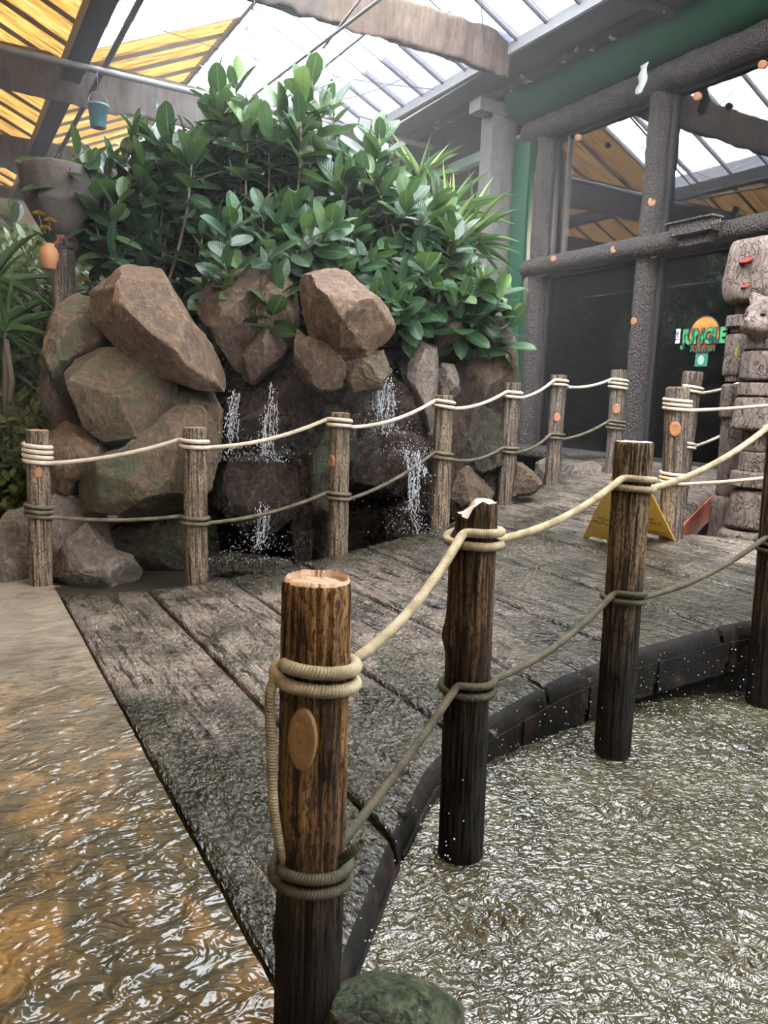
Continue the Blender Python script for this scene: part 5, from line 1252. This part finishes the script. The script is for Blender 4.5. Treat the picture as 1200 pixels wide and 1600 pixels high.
# terracotta pot with yellow flowers
pc = P(77, 421, 6.55); e = empty('hanging_terracotta_pot', pc); tag(e, 'small hanging terracotta pot with yellow flowers beside the bowl post', 'pot')
lathe('pot', [(0, 0), (.045, 0), (.052, .01), (.075, .09), (.078, .12), (.065, .165), (.042, .19), (.048, .205), (.036, .20), (.05, .15), (0, .02)], Matrix(), M['terracotta'], e, 32)
tube('pot_cord', [(.03, .0, .2), (.09, .05, .26), (bc.x-pc.x-.10, bc.y-pc.y, bz-pc.z)], .005, M['redpaint'], e, 6)
fm_ = MB(); P0 = []; D = []; N = []
for i in range(26):
    a = i*2.4; P0.append((0, 0, .2)); D.append((math.cos(a)*.7, math.sin(a)*.7, .9)); N.append((0, 0, 1))
tv = leaves('flower_leaves', P0, D, N, [.10]*26, [.04]*26, [.2]*26, M['ficus'], T_OV2, None); tv.parent = e
for (px, py) in ((78, 345), (70, 357), (60, 334)):
    c = P(px, py, 6.5)-pc; fl2 = MB(); nn_ = 16
    for ring, (rr, zz) in enumerate(((.055, 0), (.042, .012), (.025, .02))):
        for k in range(nn_):
            a = k*2*math.pi/nn_+ring*.2; u = Vector((math.cos(a), math.sin(a), 0)); s = Vector((-math.sin(a), math.cos(a), 0))*.009
            fl2.add([c+Vector((0, 0, zz)), c+u*rr*.6+s+Vector((0, 0, zz+.008)), c+u*rr+Vector((0, 0, zz)), c+u*rr*.6-s+Vector((0, 0, zz+.008))], [(0, 1, 2, 3)])
    f_ = fl2.build('flower', M['yellowflower'], e)
    tube('flower_stalk', [(0, 0, .2), c*.6+Vector((0, 0, .06)), c], .003, M['bark'], e, 5)

# ------------------------------------------------------------------ carved poles
def block(poly_r, name, mat, parent, z0, z1, r0, r1, seed, n=56, sq=.0, amp=.05, rnd=.2, rings=26):
    V = []; zs = np.linspace(0, 1, rings)
    for s in zs:
        ed = min(1, s/rnd, (1-s)/rnd); k = .80+.20*math.sqrt(max(0, 1-(1-ed)**2)); r = (r0+(r1-r0)*s)*k
        for j in range(n):
            t = j*2*math.pi/n; q = 1/(abs(math.cos(t))**(2+sq*6)+abs(math.sin(t))**(2+sq*6))**(1/(2+sq*6))
            z = z0+(z1-z0)*s; w = 1+amp*float(vnoise([math.cos(t)*2.2+seed, math.sin(t)*2.2, z*5]))+amp*.6*float(vnoise([math.cos(t)*9+seed, math.sin(t)*9, z*7]))
            V.append((r*q*w*math.cos(t), r*q*w*math.sin(t), z))
    m = rings; Fc = [(i*n+j, i*n+(j+1) % n, (i+1)*n+(j+1) % n, (i+1)*n+j) for i in range(m-1) for j in range(n)]+[tuple(range(n))[::-1], tuple((m-1)*n+j for j in range(n))]
    return mesh_obj(name, V, Fc, mat, parent)
def zrow(px, py, d): return P(px, py, d).z
dT = 6.45
e = empty('carved_totem_pole', (P(1121, 900, dT).x, P(1121, 900, dT).y, -.1)); ex = e.location; tag(e, 'slim carved wooden totem pole with a lime diamond, topped by the red-painted head block', 'totem pole')
Z = lambda py: P(1150, py, dT).z+.1
for a, b, r0, r1, sd in ((900, 775, .105, .11, 1), (779, 636, .078, .085, 2), (655, 600, .105, .105, 3), (597, 588, .085, .085, 4), (589, 522, .095, .09, 5), (520, 510, .075, .075, 6), (512, 492, .10, .095, 7)):
    block(None, 'carved_section', M['totem'], e, Z(a), Z(b), r0, r1, sd, sq=.3 if sd in (5, 7) else 0, rnd=.12)
tcam = (CAM-ex); tcam.z = 0; tcam.normalize(); sd_ = Vector((-tcam.y, tcam.x, 0))
e.rotation_mode = 'QUATERNION'; e.rotation_quaternion = Vector((0, 0, 1)).rotation_difference((P(1161, 490, dT)-P(1128, 835, dT)).normalized())
zc = Z(552); c = tcam*.104
di = MB(); 
for s0 in (0,):
    V = [c+sd_*x+Vector((0, 0, zc+z)) for x, z in ((0, .085), (.032, 0), (0, -.085), (-.032, 0))]+[tcam*.05+sd_*x+Vector((0, 0, zc+z)) for x, z in ((0, .085), (.032, 0), (0, -.085), (-.032, 0))]
    di.add(V, [(0, 1, 2, 3), (0, 4, 5, 1), (1, 5, 6, 2), (2, 6, 7, 3), (3, 7, 4, 0)])
di.build('lime_diamond', M['limepaint'], e)
lathe('threaded_neck', [(0, Z(494))]+[(.05+.008*(k % 2), Z(494)+(Z(474)-Z(494))*k/12) for k in range(13)]+[(0, Z(474))], Matrix(), M['totem'], e, 30)
hb = block(None, 'head_block', M['totemhead'], e, Z(474), Z(376), .235, .215, 9, 80, .35, .07, .28, 44)
hb.location = sd_*.115
for k, (px, py, w) in enumerate(((1166, 407, 1.0), (1165, 447, .7))):
    q = e.rotation_quaternion.inverted() @ (P(px, py, dT-.205)-ex); mb = MB(); V = [q+sd_*(-x*w)+Vector((0, 0, z*w)) for x, z in ((-.05, .02), (0, .022), (.05, -.012), (.0, -.012), (-.03, .0))]
    V += [v-tcam*.10 for v in V]; mb.add(V, [(0, 1, 2, 3, 4), (5, 9, 8, 7, 6)]+[(i, 5+i, 5+(i+1) % 5, (i+1) % 5) for i in range(5)]); mb.build('painted_eye', M['redpaint'], e)
dJ = 6.05
p0 = P(1180, 700, dJ); e = empty('jaguar_totem_pole', (p0.x, p0.y, -.1)); ex = e.location; tag(e, 'thick totem pole carved as a big cat, at the right picture edge', 'totem pole')
Z = lambda py: P(1180, py, dJ).z+.1
for a, b, r0, r1, sd in ((900, 828, .20, .20, 11), (826, 764, .17, .13, 12), (762, 736, .16, .155, 13), (738, 705, .11, .11, 14), (706, 672, .105, .105, 15), (673, 620, .205, .175, 16), (620, 598, .17, .165, 17), (596, 548, .17, .165, 18), (549, 505, .16, .145, 19)):
    block(None, 'carved_section', M['totem'], e, Z(a), Z(b), r0, r1, sd, rnd=.14, amp=.06)
# the cat head: one skull with muzzle, brow, cheeks and two ears
V0 = ICO[0].copy(); fdir_ = (tcam*.75+sd_*-.66); fdir_.z = 0; fdir_.normalize(); fs = Vector((-fdir_.y, fdir_.x, 0))
u = V0[:, 0].copy(); s = V0[:, 1].copy(); z = V0[:, 2].copy()
R = .175*np.ones(len(u))
def bumpb(cu, cs, cz, w, h):
    return h*np.exp(-(((u-cu)**2+(s-cs)**2+(z-cz)**2)/w**2))
R += bumpb(.9, 0, -.25, .42, .075)+bumpb(.75, .35, -.35, .25, .03)+bumpb(.75, -.35, -.35, .25, .03)+bumpb(.6, .45, .35, .22, .02)+bumpb(.6, -.45, .35, .22, .02)
R += bumpb(.82, .35, .08, .16, -.03)+bumpb(.82, -.35, .08, .16, -.03)+bumpb(.25, .55, .85, .24, .085)+bumpb(.25, -.55, .85, .24, .085)+bumpb(.95, 0, -.55, .13, -.02)+bumpb(.98, 0, -.05, .1, .02)+bumpb(.7, 0, -.8, .2, .02)
R *= 1+.018*np.sin(z*40+np.cos(s*5))*(np.abs(s) > .35)*(u < .7)
V = R[:, None]*(u[:, None]*np.array(tuple(fdir_))+s[:, None]*np.array(tuple(fs))+z[:, None]*np.array((0, 0, 1.)))
hd = mesh_obj('cat_head', V, ICO[1], M['totemhead'], e); hd.location = Vector((0, 0, Z(500)))+tcam*.05
def hpt(a, b, c, r): return hd.location+(fdir_*a+fs*b+Vector((0, 0, c))).normalized()*r
for sg in (-1, 1):
    c = hpt(.15, sg*.62, .8, .17); mb = MB(); V = [c+fs*.055, c-fs*.055, c+fdir_*.03+Vector((0, 0, -.02)), c-fdir_*.05, c+fs*sg*.025+Vector((0, 0, .085))]
    mb.add(V, [(0, 2, 4), (2, 1, 4), (1, 3, 4), (3, 0, 4), (0, 3, 1, 2)]); o = mb.build('cat_ear', M['totemhead'], e, True); m_ = o.modifiers.new('s', 'SUBSURF'); m_.levels = m_.render_levels = 2
    mb = MB(); drop_geo(mb, hpt(.84, sg*.38, .14, .182), .017, .7, 12); mb.build('cat_eye', M['ink'], e, True)
mb = MB(); drop_geo(mb, hpt(.97, 0, -.10, .235), .022, .7, 12); mb.build('cat_nose', M['totem'], e, True)
tube('cat_mouth', [hpt(.95, t, -.42+.14*math.cos(t*9), .232-.10*abs(t)) for t in np.linspace(-.35, .35, 15)], .005, M['ink'], e, 6)
# more railing round the footbridge opening
for key, top, bot, d, w, sd, lb in (('G', (1275, 600), (1258, 860), 5.2, 36, 21, 'rope post just outside the right picture edge'),):
    post(key, top, bot, d, w, 'postgrey', lb, seed=sd, ext=.4)
rope('railing_rope', [('E', 632, 3), ('G', 634, 2)], .0125, 'rope', 'upper cream rope running right from the grey post with the orange knot', sags=[.012])
rope('railing_rope', [('E', 746, 3), ('G', 747, 2)], .0125, 'rope', 'lower cream rope running right from the grey post with the orange knot', sags=[.015])
B2, ax, pr, L, B, T = POSTS['F']
post('K', (1190, 560), (1175, 720), 7.6, 26, 'postgrey', 'rope post hidden behind the carved poles near the door', seed=22, ext=.3)
rope('railing_rope', [('F', 609, 2), ('K', 585, 1)], .0125, 'rope', 'upper cream rope running behind the slim totem pole', sags=[.03])
rope('railing_rope', [('F', 695, 2), ('K', 650, 1)], .0125, 'rope', 'lower cream rope running behind the slim totem pole', sags=[.03])

# ------------------------------------------------------------------ mist from the spray under the roof
mm = bpy.data.materials.new('fine_mist'); mm.use_nodes = True; t = mm.node_tree; t.nodes.clear()
o_ = t.nodes.new('ShaderNodeOutputMaterial'); vs = t.nodes.new('ShaderNodeVolumeScatter'); vs.inputs['Density'].default_value = .009; vs.inputs['Color'].default_value = (1, .97, .98, 1); vs.inputs['Anisotropy'].default_value = .3
t.links.new(vs.outputs[0], o_.inputs['Volume'])
mo = MB().box((-2.9, 4.6, .9), (7.2, 19, 5.9)).build('mist_volume', mm); tag(mo, 'thin pale mist hanging under the roof', 'mist', kind='stuff')
